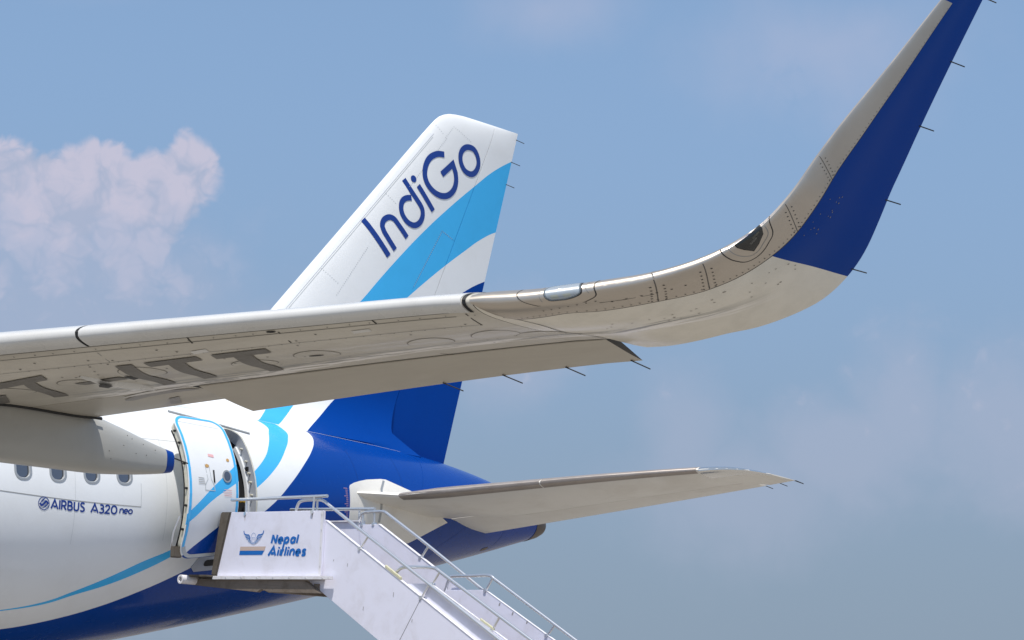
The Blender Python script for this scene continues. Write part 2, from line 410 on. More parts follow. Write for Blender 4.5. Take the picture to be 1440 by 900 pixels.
def livery_fus(N, co):
    uv = N.node('ShaderNodeUVMap'); uv.uv_map = 'UVMap'; u, v, _ = N.sep(uv.outputs[0])
    return stripes(N, N.math('MULTIPLY', v, 180.), N.math('MULTIPLY', u, 40.), [(FUS_A, SKYBLUE), (FUS_B, WHITE), (FUS_C, NAVY)], 0., 180., 15., 20.)
FIN_A = [(1.5, 29.95), (1.822, 30.401), (1.926, 30.55), (2.037, 30.698), (3.0, 31.72), (4.187, 32.942), (4.594, 33.321), (5.036, 33.747), (5.573, 34.297), (6.086, 34.872), (6.724, 35.655), (7.062, 36.097), (7.376, 36.63), (8.0, 38)]
FIN_B = [(1.5, 30.3), (1.807, 30.805), (2.005, 31.112), (2.187, 31.35), (3.2, 32.55), (4.436, 34.033), (4.778, 34.459), (5.136, 34.928), (5.481, 35.412), (5.781, 35.853), (5.998, 36.277), (6.4, 37.6), (8.0, 39)]
FIN_C = [(1.5, 30.95), (1.812, 31.444), (2.117, 31.918), (2.415, 32.303), (3.5, 33.72), (4.794, 35.495), (5.055, 36.011), (5.5, 37.2), (8.0, 39)]
def livery_fin(N, co):
    x, y, z = N.sep(co)
    return stripes(N, z, x, [(FIN_A, SKYBLUE), (FIN_B, WHITE), (FIN_C, NAVY)], 1.5, 6.5, 28., 12.)
SMEAR = [(11., .75), (12.6, .742), (13.2, .745), (13.7, .72), (14.5, .655), (14.9, .62), (15.6, .60), (16.0, .63), (16.4, .655), (17.0, .68), (18., .7)]
def smear(N, s, u, col):
    """pale smeared sealant along the rear spar with darker smudges beside it"""
    st = N.comb(N.math('MULTIPLY', s, 1.1), N.math('MULTIPLY', u, 9.), 0.)
    n = N.noise(st, 1.4, 8, .65, .6); n2 = N.noise(N.comb(N.math('MULTIPLY', s, 2.), N.math('MULTIPLY', u, 26.), 0.), 1.6, 7, .6, .4)
    c = N.curve(N.math('DIVIDE', N.math('SUBTRACT', s, 11.), 7.), [((a_-11)/7, b_) for a_, b_ in SMEAR])
    d = N.math('SUBTRACT', u, N.math('ADD', c, N.math('MULTIPLY', N.math('SUBTRACT', n, .5), .09)))
    def band(o, w): return N.math('SUBTRACT', 1., N.math('ABSOLUTE', N.math('DIVIDE', N.math('SUBTRACT', d, o), w)), clamp=True)
    far = N.math('MULTIPLY', N.smooth(s, 11.8, 12.6), N.smooth(s, 17.1, 16.5))
    col = N.mix(N.math('MULTIPLY', far, N.math('MULTIPLY', N.smooth(band(-.04, .08), 0., .7, 0., .9), N.smooth(n2, .40, .56))), col, (.27, .27, .265, 1))
    return N.mix(N.math('MULTIPLY', far, N.math('MULTIPLY', N.smooth(band(.012, .05), 0., .5, 0., 1.), N.smooth(n2, .60, .46))), col, (.95, .92, .89, 1))
def wing_skin(N, co):
    uv = N.node('ShaderNodeUVMap'); uv.uv_map = 'UVMap'; s, u, _ = N.sep(uv.outputs[0]); s = N.math('MULTIPLY', s, 20.)
    st = N.comb(N.math('MULTIPLY', s, .9), N.math('MULTIPLY', u, 5.), 0.)
    n = N.noise(st, 1.6, 8, .65, .5); n2 = N.noise(co, 14., 5, .6)
    col = N.mix(N.smooth(n, .3, .72), (.60, .565, .485, 1), (.51, .475, .405, 1))
    col = N.mix(N.smooth(n2, .55, .8, 0., .35), col, (.40, .37, .32, 1))
    col = smear(N, s, u, col)
    k = N.mix(N.smooth(n, .3, .7), (.50, .465, .395, 1), (.455, .42, .355, 1))        # darker grey mixed in aft of the hinge line
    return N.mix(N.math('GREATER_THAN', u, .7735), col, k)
def winglet_skin(N, co):
    uv = N.node('ShaderNodeUVMap'); uv.uv_map = 'UVMap'; s, u, _ = N.sep(uv.outputs[0]); s = N.math('MULTIPLY', s, 20.)
    n = N.noise(co, 5., 7, .6, .3)
    base = N.mix(N.smooth(n, .35, .75), (.80, .76, .67, 1), (.72, .685, .60, 1))
    base = smear(N, s, u, base)
    return N.mix(N.math('GREATER_THAN', s, 17.252), base, (*NAVY, 1))

M = {}
M['fus'] = mat('fuselage_paint', WHITE, .25, coat=.22, spec=.12, build=livery_fus, dirt=.12, dscale=1.2, bump=.02, bscale=1.1)
M['fin'] = mat('fin_paint', WHITE, .32, coat=.0, spec=.06, build=livery_fin, dirt=.10, dscale=1.5)
M['white'] = mat('white_paint', WHITE, .28, coat=.3, dirt=.15, dscale=2.)
M['navy'] = mat('navy_paint', NAVY, .3, spec=.25)
M['navy2'] = mat('navy_seam', (.001, .018, .12), .5)
M['navyletter'] = mat('navy_lettering', (.006, .04, .25), .4)
M['sky'] = mat('sky_blue_paint', SKYBLUE, .3, coat=.2)
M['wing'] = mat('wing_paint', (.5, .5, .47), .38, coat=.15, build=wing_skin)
M['winglet'] = mat('winglet_paint', (.5, .5, .47), .2, coat=.0, spec=.09, build=winglet_skin)
M['slat'] = mat('slat_paint', (.66, .655, .63), .28, coat=.25, dirt=.2, dscale=2.5)
M['alu'] = mat('bare_aluminium', (.54, .485, .415), .34, metal=.72, dirt=.25, dscale=1.5)
M['alu2'] = mat('polished_aluminium', (.80, .80, .79), .2, metal=.9)
M['tailgrey'] = mat('tailplane_paint', (.82, .795, .735), .4, coat=.05, dirt=.30, dscale=1.2)
M['tailmetal'] = mat('tailplane_metal', (.42, .37, .33), .42, metal=.55, dirt=.3)
M['letter'] = mat('grey_lettering', (.16, .15, .135), .5, dirt=.5, dscale=9.)
M['seam'] = mat('seam_line', (.035, .033, .03), .7)
M['bluefaint'] = mat('blue_seam', (.05, .30, .55), .6)
M['seam2'] = mat('filled_seam', (.13, .12, .105), .7)
M['faint'] = mat('faint_seam', (.30, .30, .29), .6)
M['faintw'] = mat('faint_white_seam', (.50, .53, .54), .6)
M['black'] = mat('black_rubber', (.012, .012, .013), .6)
M['steel'] = mat('galvanised_tube', (.74, .75, .76), .3, metal=.85)
M['stair'] = mat('stair_paint', (.80, .80, .91), .45, dirt=.28, dscale=2.6, bump=.05, bscale=30)
M['stair2'] = mat('stair_trim_paint', (.78, .77, .80), .45, dirt=.5, dscale=7.)
M['rust'] = mat('weathered_steel', (.20, .165, .135), .7, dirt=.9, dscale=5., bump=.2)
M['bump'] = mat('bumper_canvas', (.115, .098, .078), .85, dirt=.6, dscale=6., bump=.3)
M['jamb'] = mat('jamb_grey', (.42, .45, .50), .4, dirt=.3, dscale=6.)
M['cream'] = mat('door_frame_cream', (.62, .60, .50), .5, dirt=.6, dscale=10.)
M['dark'] = mat('dark_interior', (.02, .022, .025), .8)
M['winframe'] = mat('window_frame', (.42, .43, .43), .35, metal=.4)
M['pane'] = mat('window_pane', (.075, .095, .135), .08, coat=.3)
M['tip'] = mat('exhaust_metal', (.16, .13, .11), .5, metal=.6, dirt=.5)
M['yellow'] = mat('yellow_paint', (.75, .47, .02), .5)
M['tape'] = mat('yellowed_tape', (.62, .60, .42), .6, dirt=.3, dscale=20)
M['nblue'] = mat('print_blue', srgb(8, 104, 186), .5)
M['npale'] = mat('print_pale_blue', srgb(140, 165, 205), .5)
M['tan'] = mat('print_tan', srgb(200, 178, 165), .5)
M['red'] = mat('print_red', (.75, .16, .15), .5)
M['pinkish'] = mat('print_faint_red', (.80, .45, .45), .5)
M['orange'] = mat('print_orange', (.55, .33, .12), .5)
M['chip'] = mat('primer_chip', (.27, .24, .20), .6)
M['asphalt'] = mat('tyre', (.02, .02, .02), .8)
def glass(name, col, a):
    m = bpy.data.materials.new(name); m.use_nodes = True; N = NT(m.node_tree); b = N.n['Principled BSDF']; o = N.n['Material Output']
    b.inputs['Base Color'].default_value = (*col, 1); b.inputs['Roughness'].default_value = .04; b.inputs['Coat Weight'].default_value = 1.
    t = N.node('ShaderNodeBsdfTransparent'); mx = N.node('ShaderNodeMixShader'); mx.inputs[0].default_value = a
    N.l.new(t.outputs[0], mx.inputs[1]); N.l.new(b.outputs[0], mx.inputs[2]); N.l.new(mx.outputs[0], o.inputs[0]); return m
M['lens'] = glass('lamp_lens', (.35, .42, .48), .42)
M['lampin'] = mat('lamp_interior', (.55, .58, .60), .35, metal=.3)
M['lens2'] = glass('dark_lens', (.02, .022, .02), .72)

def concrete(N, co):
    x, y, z = N.sep(co)
    n = N.noise(co, .15, 8, .6); n2 = N.noise(co, 2.5, 8, .65)
    c = N.mix(N.smooth(n, .3, .7), (.30, .272, .235, 1), (.245, .223, .19, 1)); c = N.mix(N.smooth(n2, .4, .8, 0., .35), c, (.19, .175, .15, 1))
    j = None
    for q in (x, y):
        f = N.math('ABSOLUTE', N.math('SUBTRACT', N.math('FRACT', N.math('DIVIDE', q, 6.)), .5)); g = N.math('GREATER_THAN', f, .4975)
        j = g if j is None else N.math('MAXIMUM', j, g)
    return N.mix(j, c, (.06, .058, .055, 1))
M['apron'] = mat('apron_concrete', (.36, .34, .3), .85, build=concrete)
link('apron', [(-4000, -4000, 0), (4000, -4000, 0), (4000, 4000, 0), (-4000, 4000, 0)], [(0, 1, 2, 3)], M['apron'], smooth=False)['kind'] = 'structure'

# ------------------------------------------------------------------ airliner
jet = tag(empty('airliner'), 'white airliner with navy tail, blue stripes and an upturned winglet, rear door open', 'airliner')
UP = (0, 0, GROUND)
def part(o):                       # first-level part: its mesh is in the aircraft frame
    o.location = UP; return o
fusf = lambda x, ph, off=0.: fus(x, ph, off)

# fuselage skin, door opening cut out of it
xs = lin(0, 22, 34)+lin(22.5, 25, 6)+lin(25.2, 37.1, 86)+[37.25]
ph = [360*k/128 for k in range(128)]
rings = [[fus(x, p) for p in ph] for x in xs]
uvs = [(x/40, (p if p <= 180 else 360-p)/180) for x in xs for p in ph]
body = part(loft('fuselage', rings, [M['fus'], M['jamb'], M['dark']], jet, uvs=uvs))
DX0, DX1, DP0, DP1 = 28.70, 29.62, 45.5, 116.5
def rounded(x0, x1, y0, y1, rx, ry, n=6):
    out = []
    for cx, cy, a0 in ((x1-rx, y1-ry, 0), (x0+rx, y1-ry, 90), (x0+rx, y0+ry, 180), (x1-rx, y0+ry, 270)):
        for k in range(n+1):
            a = R(a0+90*k/n); out.append((cx+rx*math.cos(a), cy+ry*math.sin(a)))
    return out
def door_outline(g=0.):            # rounded door outline in (x, degrees)
    o = rounded(DX0+g, DX1-g, DP0+g*29, DP1-g*29, .19, 6.2, 7); res = []
    for a, b in zip(o, o[1:]+o[:1]):
        n = 10 if abs(a[1]-b[1]) > 20 else (4 if abs(a[0]-b[0]) > .2 else 1)
        for k in range(n): res.append((a[0]+(b[0]-a[0])*k/n, a[1]+(b[1]-a[1])*k/n))
    return res
OUT = door_outline()
def rr2(cx, cy, hx, hy, r, n=5): return rounded(cx-hx, cx+hx, cy-hy, cy+hy, r, r, n)
def win_fn(cx, cp): return lambda a, b, off: fus(cx+a, cp-b*29.2, off)
WPH = 75.2
def cutter():
    n = len(OUT); V = []; F = []; MI = []
    for off in (.25, -.16, -.55):
        for x, p in OUT: V.append(fus(x, p, off))
    for k in range(2):
        for i in range(n):
            j = (i+1) % n; F.append((k*n+i, k*n+j, (k+1)*n+j, (k+1)*n+i)); MI.append(1 if k == 0 else 2)
    F.append(tuple(range(n-1, -1, -1))); MI.append(1); F.append(tuple(2*n+i for i in range(n))); MI.append(2)
    for i in range(6):
        f = win_fn(27.272-.533*i, WPH); o2 = rr2(0, 0, .100, .150, .085, 6); m_ = len(o2); k0 = len(V)
        for off in (.1, -.045):
            for p in o2: V.append(f(*p, off))
        for q in range(m_): F.append((k0+q, k0+(q+1) % m_, k0+m_+(q+1) % m_, k0+m_+q)); MI.append(1)
        F.append(tuple(k0+q for q in range(m_-1, -1, -1))); MI.append(1); F.append(tuple(k0+m_+q for q in range(m_))); MI.append(2)
    c = link('cutter', V, F, [M['fus'], M['jamb'], M['dark']], None, False, midx=MI)
    bm = bmesh.new(); bm.from_mesh(c.data); bmesh.ops.triangulate(bm, faces=[f for f in bm.faces if len(f.verts) > 4]); bmesh.ops.recalc_face_normals(bm, faces=bm.faces); bm.to_mesh(c.data); bm.free()
    c.location = UP; return c
cut = cutter()
md = body.modifiers.new('opening', 'BOOLEAN'); md.operation = 'DIFFERENCE'; md.object = cut; md.solver = 'EXACT'
try: md.material_mode = 'INDEX'
except Exception: pass
bpy.context.view_layer.update()
dg = bpy.context.evaluated_depsgraph_get()
nm = bpy.data.meshes.new_from_object(body.evaluated_get(dg)); body.modifiers.clear(); old = body.data; body.data = nm; nm.name = 'fuselage'
bpy.data.objects.remove(cut, do_unlink=True); bpy.data.meshes.remove(old)

# exhaust at the very end of the tail
ex = part(loft('exhaust_cone', [[fus(x, p, o) for p in ph[::4]] for x, o in ((37.12, .008), (37.36, .006), (37.46, -.03), (37.40, -.06), (37.2, -.1))], [M['tip'], M['dark']], jet, cap_mat=1))

# cabin windows
for i in range(6):
    cx = 27.272-.533*i; f = win_fn(cx, WPH)
    o1, o2 = rr2(0, 0, .135, .185, .115, 6), rr2(0, 0, .100, .150, .085, 6); n = len(o1)
    V = [f(*p, -.004) for p in o1]+[f(*p, .007) for p in [(a*.98, b*.985) for a, b in o1]]+[f(*p, .008) for p in [(a*1.05, b*1.04) for a, b in o2]]+[f(*p, -.026) for p in [(a*.97, b*.98) for a, b in o2]]
    F = [(k*n+i2, k*n+(i2+1) % n, (k+1)*n+(i2+1) % n, (k+1)*n+i2) for k in range(3) for i2 in range(n)]
    w = link('cabin_window', V, F, M['winframe'], jet); w.location = UP
    patch('pane', [(a*1.0, b*1.0) for a, b in o2], f, M['pane'], w, off=-.030, n=1, rings=2)
    strokes('window_seal', [([(a*.93, b*.95) for a, b in o2], .010, True)], f, M['black'], w, off=-.0275)

# seams, rain gutter, small marks on the fuselage
def fus_line(name, pts, w, m, parent=body, off=.0025, step=.12):
    P = dense([(a, b) for a, b in [(p[0], p[1]/29.2) for p in pts]], step)
    return strokes(name, [(P, w)], lambda a, b, o: fus(a, b*29.2, o), m, parent, off)
fus_line('panel_seam', [(23.5, 81.4), (25.32, 85.0), (27.54, 89.5)], .010, M['faint'])
fus_line('panel_seam', [(27.54, 79.7), (27.54, 89.5)], .008, M['faintw'])
fus_line('panel_seam', [(33.84, 30), (33.84, 40.85), (33.66, 59.8), (33.51, 73.9)], .010, M['navy'])
fus_line('panel_seam', [(35.2, 95), (34.2, 125), (34.0, 140)], .012, M['navy'])
fus_line('panel_seam', [(36.1, 110), (35.9, 150)], .012, M['navy'])
for x in (25.0, 26.47, 27.98, 31.9, 33.0):
    fus_line('frame_seam', [(x, p) for p in ((46, 80, 104) if x < 30 else (46, 80, 140))], .004, M['faintw'] if x < 30 else M['navy2'], off=.002)
fus_line('lap_seam', [(24.5, 58), (28.6, 58.5)], .005, M['faintw'], off=.002)
P = dense([(28.47, 37.7/29.2), (29.0, 41/29.2), (29.85, 46.3/29.2)], .1)
V = []; F = []
L_, R_ = ribbon(P, .024)
for l, r in zip(L_, R_): V += [fus(l[0], l[1]*29.2, -.002), fus(l[0], l[1]*29.2, .022), fus(r[0], r[1]*29.2, .022), fus(r[0], r[1]*29.2, -.002)]
for i in range(len(P)-1):
    for k in range(3): F.append((4*i+k, 4*i+k+1, 4*i+k+5, 4*i+k+4))
link('rain_gutter', V, F, M['winframe'], body, False)
patch('vent_hole', rounded(35.66, 35.84, 142.5, 149.5, .05, 2., 3), fusf, M['tip'], body, off=.004, n=1)

# lettering on the fuselage
def arc(cx, cy, rx, ry, a0, a1, n=10): return [(cx+rx*math.cos(R(a0+(a1-a0)*k/n)), cy+ry*math.sin(R(a0+(a1-a0)*k/n))) for k in range(n+1)]
GLY = {
 'A': (.86, [[(0, 0), (.42, 1.0), (.86, 0)], [(.27, .26), (.62, .26)]]), 'I': (.06, [[(.03, 0), (.03, 1)]]),
 'R': (.62, [[(.04, 0), (.04, .96), (.3, .96)]+arc(.34, .70, .24, .26, 90, -90, 8)+[(.12, .44)], [(.3, .44), (.62, 0)]]),
 'B': (.62, [[(.04, .04), (.04, .96), (.3, .96)]+arc(.32, .74, .22, .22, 90, -90, 8)+[(.1, .52)], [(.3, .52)]+arc(.34, .28, .26, .24, 90, -90, 8)+[(.04, .04)]]),
 'U': (.66, [[(.04, 1), (.04, .38)]+arc(.33, .34, .29, .30, 180, 360, 10)+[(.62, 1)]]),
 'S': (.56, [catmull([(.53, .88), (.38, .97), (.18, .95), (.06, .80), (.12, .62), (.34, .50), (.50, .36), (.52, .18), (.38, .05), (.18, .03), (.02, .12)], 5)]),
 '3': (.56, [arc(.24, .74, .25, .22, 130, -90, 10)+arc(.24, .28, .29, .25, 90, -140, 12)]),
 '2': (.60, [catmull([(.04, .76), (.14, .93), (.34, .97), (.51, .84), (.50, .64), (.30, .36), (.04, .05)], 5)+[(.60, .05)]]),
 '0': (.72, [arc(.36, .5, .33, .46, 0, 360, 24)]),
 'n': (.50, [[(.04, 0), (.04, .68)], arc(.27, .44, .22, .24, 160, 0, 9)+[(.49, 0)]]),
 'e': (.52, [[(.05, .36), (.50, .36)]+arc(.27, .35, .24, .31, 5, 312, 14)]),
 'o': (.58, [arc(.29, .35, .25, .31, 0, 360, 18)]),
 'N': (.62, [[(.06, 0), (.06, 1)], [(.06, .97), (.58, .03)], [(.58, 0), (.58, 1)]]),
 'p': (.56, [[(.05, -.30), (.05, .70)], arc(.29, .35, .23, .30, 0, 360, 16)]),
 'a': (.54, [[(.50, 0), (.50, .70)], arc(.27, .34, .22, .30, 0, 360, 16)]),
 'l': (.10, [[(.05, 0), (.05, 1)]]), 'i': (.10, [[(.05, 0), (.05, .68)], [(.05, .82), (.05, 1.0)]]),
 'r': (.36, [[(.05, 0), (.05, .70)], arc(.27, .40, .22, .24, 165, 60, 6)]),
 's': (.44, [catmull([(.42, .58), (.26, .66), (.09, .58), (.12, .42), (.34, .30), (.38, .12), (.22, .03), (.03, .11)], 5)]),
}
def text_lines(txt, x0, y0, h, width, sp=.2, shear=0., widen=1.):
    out = []; x = 0
    for ch in txt:
        if ch == ' ': x += .45; continue
        gw, st = GLY[ch]
        out.append([([(x0+((x+a)*widen+shear*b)*h, y0+b*h) for a, b in s], width) for s in st])
        x += gw+sp
    return out, x0+x*h*widen
def txtmap(a, b, off):              # a: metres aft of 26.10, b: metres above the baseline
    return fus(26.10+a, 90.55+1.86*a-b*29.0, off)
l1, e1 = text_lines('AIRBUS', 0, 0, .116, .024, .20, 0., 1.02)
l2, e2 = text_lines('A320', .625, 0, .116, .024, .15, 0., 1.13)
l3, e3 = text_lines('neo', 1.085, .018, .092, .019, .08, .12, 1.32)
for g in l1+l2+l3: strokes('fuselage_letter', g, txtmap, M['navyletter'], body, off=.003)
lg = [(arc(-.115, .052, .082, .082, 0, 360, 28), .010)]
for k in range(5): lg.append((arc(-.115+.012*k-.02, .052-.012, .035+.011*k, .035+.011*k, 95, 200, 8), .007))
for k in range(4): lg.append((arc(-.115-.012*k+.02, .052+.012, .035+.011*k, .035+.011*k, -85, 20, 8), .007))
lg.append((catmull([(-.18, .05), (-.15, .025), (-.115, .052), (-.085, .08), (-.05, .05)], 5), .028))
strokes('round_emblem', lg, txtmap, M['navyletter'], body, off=.0035)

# ------------------------------------------------------------------ rear door opening details
part(strokes('opening_seal', [([(x, p/29.2) for x, p in door_outline(-.012)], .022, True)], lambda a, b, o: fus(a, b*29.2, o), M['cream'], jet, off=.006))
tr = [(DX1-.035, p) for p in lin(52, 112, 20)]
V = []; F = []
for x, p in tr: V += [fus(x, p, -.15), fus(x, p, -.21), fus(x+.035, p, -.21), fus(x+.035, p, -.15)]
for i in range(len(tr)-1):
    for k in range(4): F.append((4*i+k, 4*i+(k+1) % 4, 4*i+4+(k+1) % 4, 4*i+4+k))
part(fixn(link('inner_trim', V, F, M['white'], jet)))
for p in (56, 64, 71, 76, 83, 94, 104):
    c = fus(DX1, p, -.08); d = Vector((-1, 0, 0))
    part(tube('jamb_bolt', [c, c+np.array([-.03, 0, 0]), c+np.array([-.045, 0, 0])], .016, M['cream'] if p % 3 else M['dark'], jet, 8))
c = fus(DX1, 68, -.10); part(box('latch_block', c+np.array([-.035, -.02, -.03]), c+np.array([0.02, .03, .03]), M['black'], jet, .008))
for o_, p in ((-.19, 85.5), (-.27, 85)):
    c = fus(DX1-.06, p, o_); part(box('yellow_strap', c+np.array([-.03, -.025, -.022]), c+np.array([.03, .02, .022]), M['yellow'], jet, .01))
# scuff plate under the sill
part(patch('scuff_plate', [(28.62, 117.2), (28.72, 112.0), (29.6, 112.0), (29.62, 119.6), (28.7, 119.6)], fusf, M['jamb'], jet, off=.012, n=5, rim=-.01))
part(patch('girt_slot', rounded(28.83, 29.5, 114.0, 117.2, .05, 1.2, 4), fusf, M['black'], jet, off=.015, n=2))

# ------------------------------------------------------------------ rear door, swung out and forward
def doorf(x, p, off=0.): return fus(x, p, off)
DOUT = door_outline(.006)
def make_door():
    nx, npz = 14, 40
    root = None
    n = len(DOUT); cx = (DX0+DX1)/2; cp = (DP0+DP1)/2
    # outer skin as rings shrinking to a spine so that the curvature is kept
    V = []; F = []; U = []; MI = []
    K = 8
    for k in range(K+1):
        t = 1-k/K*.98
        for x, p in DOUT:
            q = (cx+(x-cx)*t, cp+(p-cp)*(1-(1-t)*.55) if abs(p-cp) < 20 else cp+(p-cp)*(1-(1-t)*.55))
            V.append(fus(q[0], q[1], 0)); U.append((q[0]/40, q[1]/180))
    for k in range(K):
        for i in range(n):
            j = (i+1) % n; F.append((k*n+i, k*n+j, (k+1)*n+j, (k+1)*n+i)); MI.append(0)
    F.append(tuple(K*n+i for i in range(n))); MI.append(0)
    b0 = len(V)
    for off, sh in ((-.012, 0), (-.03, .03), (-.13, .03), (-.14, .06)):
        for x, p in DOUT:
            V.append(fus(cx+(x-cx)*(1-sh/.46), cp+(p-cp)*(1-sh/1.2), off)); U.append((x/40, p/180))
    for i in range(n):
        j = (i+1) % n; F.append((i, j, b0+j, b0+i)); MI.append(0)
    for k in range(3):
        for i in range(n):
            j = (i+1) % n; F.append((b0+k*n+i, b0+k*n+j, b0+(k+1)*n+j, b0+(k+1)*n+i)); MI.append(1)
    F.append(tuple(b0+3*n+i for i in range(n))); MI.append(1)
    d = link('passenger_door', V, F, [M['fus'], M['cream']], jet, True, midx=MI, uvs=U)
    bm = bmesh.new(); bm.from_mesh(d.data); bmesh.ops.triangulate(bm, faces=[f for f in bm.faces if len(f.verts) > 4]); bmesh.ops.recalc_face_normals(bm, faces=bm.faces); bm.to_mesh(d.data); bm.free()
    d.location = (-.76, -.56, GROUND); return d
door = make_door()
fm = lambda a, b, o: fus(a, b*29.2, o)
bd = [(x, p/29.2) for x, p in door_outline(.038)]
strokes('border_stripe', [(bd, .042, True)], fm, M['sky'], door, off=.0035)
lowb = [q for q in door_outline(.045) if q[1] > 109.5]; lowb.sort(key=lambda q: q[0])
strokes('lower_border', [([(x, p/29.2) for x, p in lowb], .058)], fm, M['faintw'], door, off=.0055)
wp = [(29.40+.082*math.cos(R(a)), 78.2/29.2+.105*math.sin(R(a))) for a in range(0, 360, 15)]
pw = patch('door_window', wp, fm, M['winframe'], door, off=.012, n=1, rim=0.)
patch('pane', [(29.40+.058*math.cos(R(a)), 78.2/29.2+.078*math.sin(R(a))) for a in range(0, 360, 15)], fm, M['pane'], door, off=.0145, n=1)
strokes('handle_recess', [([(29.02, 73/29.2), (29.05, 80/29.2), (29.0, 82.5/29.2), (29.0, 85/29.2), (29.17, 85.3/29.2), (29.16, 82.8/29.2), (29.11, 80/29.2), (29.09, 73/29.2)], .012)], fm, M['faintw'], door, off=.003)
strokes('door_handle', [([(29.165, 75.5/29.2), (29.165, 81.5/29.2)], .028)], fm, M['black'], door, off=.006)
patch('handle_cap', [(29.055+.035*math.cos(R(a)), 73.6/29.2+.03*math.sin(R(a))) for a in range(0, 360, 30)], fm, M['orange'], door, off=.004, n=1)
patch('placard', [(29.11, 67.4/29.2), (29.21, 67.7/29.2), (29.21, 69.2/29.2), (29.11, 68.8/29.2)], fm, M['pinkish'], door, off=.004, n=1)
patch('placard', [(29.46+.028*math.cos(R(a)), 69.9/29.2+.03*math.sin(R(a))) for a in range(0, 360, 30)], fm, M['orange'], door, off=.004, n=1)
strokes('stencil', [([(28.88, q/29.2), (28.98+.06*((q*7) % 3)/3, (q+.3)/29.2)], .009) for q in (79.3, 80.2, 81.1, 82.)], fm, M['faint'], door, off=.003)
strokes('stencil', [([(29.32+.02*((q*5) % 2), q/29.2), (29.48, (q+.3)/29.2)], .009) for q in (84.6, 85.6, 86.6, 87.4)], fm, M['pinkish'], door, off=.003)
strokes('panel_seam', [([(28.78, 50.2/29.2), (29.5, 51.5/29.2)], .006)], fm, M['faintw'], door, off=.003)
# forward edge of the door: seal, fittings
tube('door_seal', [fus(DX0+.04, p, -.14) for p in lin(52, 114, 24)], .016, M['black'], door, 6)
for p in (54, 61, 72, 84, 92, 103):
    c = fus(DX0+.03, p, -.08); tube('edge_fitting', [c+np.array([.02, 0, 0]), c+np.array([-.022, 0, 0])], .017, M['black'], door, 8)
c = fus(DX0, 113, -.09); box('lower_hinge', c+np.array([-.05, -.05, -.10]), c+np.array([.08, .05, .05]), M['bump'], door, .01)
tube('hinge_strut', [fus(DX0-.02, 97, -.13), fus(DX0-.06, 105, -.16), fus(DX0-.03, 113, -.16)], .014, M['steel'], door, 6)
# support arm between door and fuselage
a0 = fus(DX0+.02, 84, -.20)+np.array([0, 0, GROUND]); a1 = fus(DX0+.35, 86, -.10)+np.array([-.76, -.56, GROUND])
tube('support_arm', [a0, (a0+a1)/2+np.array([-.08, -.05, 0]), a1], .045, M['jamb'], jet, 8)

# ------------------------------------------------------------------ fin, rudder
def fin_side(x, z, off=0., sg=-1): return np.array([x, sg*(fin_y(x, z)+off), z])
def fin_ring(z, x0, x1, n=26):
    xs_ = [x0+(x1-x0)*(.5-.5*math.cos(math.pi*k/(n-1))) for k in range(n)]
    return [fin_side(x, z) for x in xs_]+[fin_side(x, z, 0, 1) for x in xs_[-2:0:-1]] if True else None
zs = lin(1.62, 2.9, 16)+lin(3.1, 7.4, 24)+[7.5, 7.6, 7.7, 7.78, 7.84, 7.885, 7.91, 7.925]
def ring_pts(z, x0, x1, n=30):
    xs_ = [x0+(x1-x0)*(.5-.5*math.cos(math.pi*k/(n-1))) for k in range(n)]
    port = [fin_side(x, z) for x in xs_]; star = [fin_side(x, z, 0, 1) for x in xs_]
    return port+star[::-1]
fin = part(loft('vertical_fin', [ring_pts(z, fin_le(z)+.0005, fin_hinge(z)-.006 if z > 2.05 else 33.58+(2.05-z)*1.5) for z in zs], M['fin'], jet))
rz = [z for z in zs if z > 1.7]
rud = loft('rudder', [ring_pts(z, max(fin_hinge(z)+.006, 33.62+(2.05-z)*1.5 if z < 2.05 else 0), fin_te(z)-.001, 16) for z in rz], M['fin'], fin)
# bright leading edge strip
def fin_v(z, v, off):              # v: metres round the nose, negative = starboard
    x = fin_le(z)+v*v/.14*1.0 if abs(v) < .14 else fin_le(z)+abs(v)
    y = fin_y(min(x, fin_le(z)+abs(v)), z); return np.array([x-off*.7, (y+off)*(1 if v < 0 else -1), z])
def fin_nose(z, t, off):
    xx = fin_le(z)+.16*t*t; y = fin_y(xx, z); return np.array([xx-off*(1-abs(t)), (1 if t < 0 else -1)*(y+off*abs(t)), z])
sheet('leading_edge_strip', fin_nose, lin(3.0, 7.42, 30), lin(-1, 1, 13), M['white'], fin, .006, -.006)
def fsurf(a, b, off): return fin_side(a, b, off)
W_ = .105
def cm(p, n=6, c=False): return catmull(p, n, c)
Ipts = dense([(32.99, 5.572), (33.526, 5.035)], .12)
npts = [(33.67, 5.17), (33.544, 5.295)]+cm([(33.423, 5.427), (33.378, 5.535), (33.421, 5.642), (33.529, 5.707), (33.638, 5.696), (33.725, 5.626)], 5)+[(33.834, 5.531), (33.94, 5.433)]
dpts = cm([(34.032, 6.145), (33.922, 6.118), (33.832, 6.053), (33.796, 5.938), (33.831, 5.808), (33.947, 5.701), (34.099, 5.674), (34.227, 5.742), (34.295, 5.863), (34.291, 5.987), (34.232, 6.07)], 4)+[(34.042, 6.25), (33.873, 6.442)]
ipts = dense([(34.189, 6.394), (34.556, 6.022)], .12)
gpts = cm([(34.802, 7.078), (34.64, 7.055), (34.475, 6.958), (34.371, 6.8), (34.342, 6.615), (34.408, 6.465), (34.555, 6.362), (34.74, 6.328), (34.919, 6.373), (35.059, 6.503), (35.111, 6.667), (35.09, 6.816)], 4)+[(35.015, 6.955), (34.745, 6.71)]
opts = cm([(35.393, 7.349), (35.552, 7.339), (35.657, 7.229), (35.681, 7.084), (35.611, 6.946), (35.492, 6.878), (35.331, 6.903), (35.225, 7.021), (35.205, 7.163), (35.267, 7.281)], 4, True)
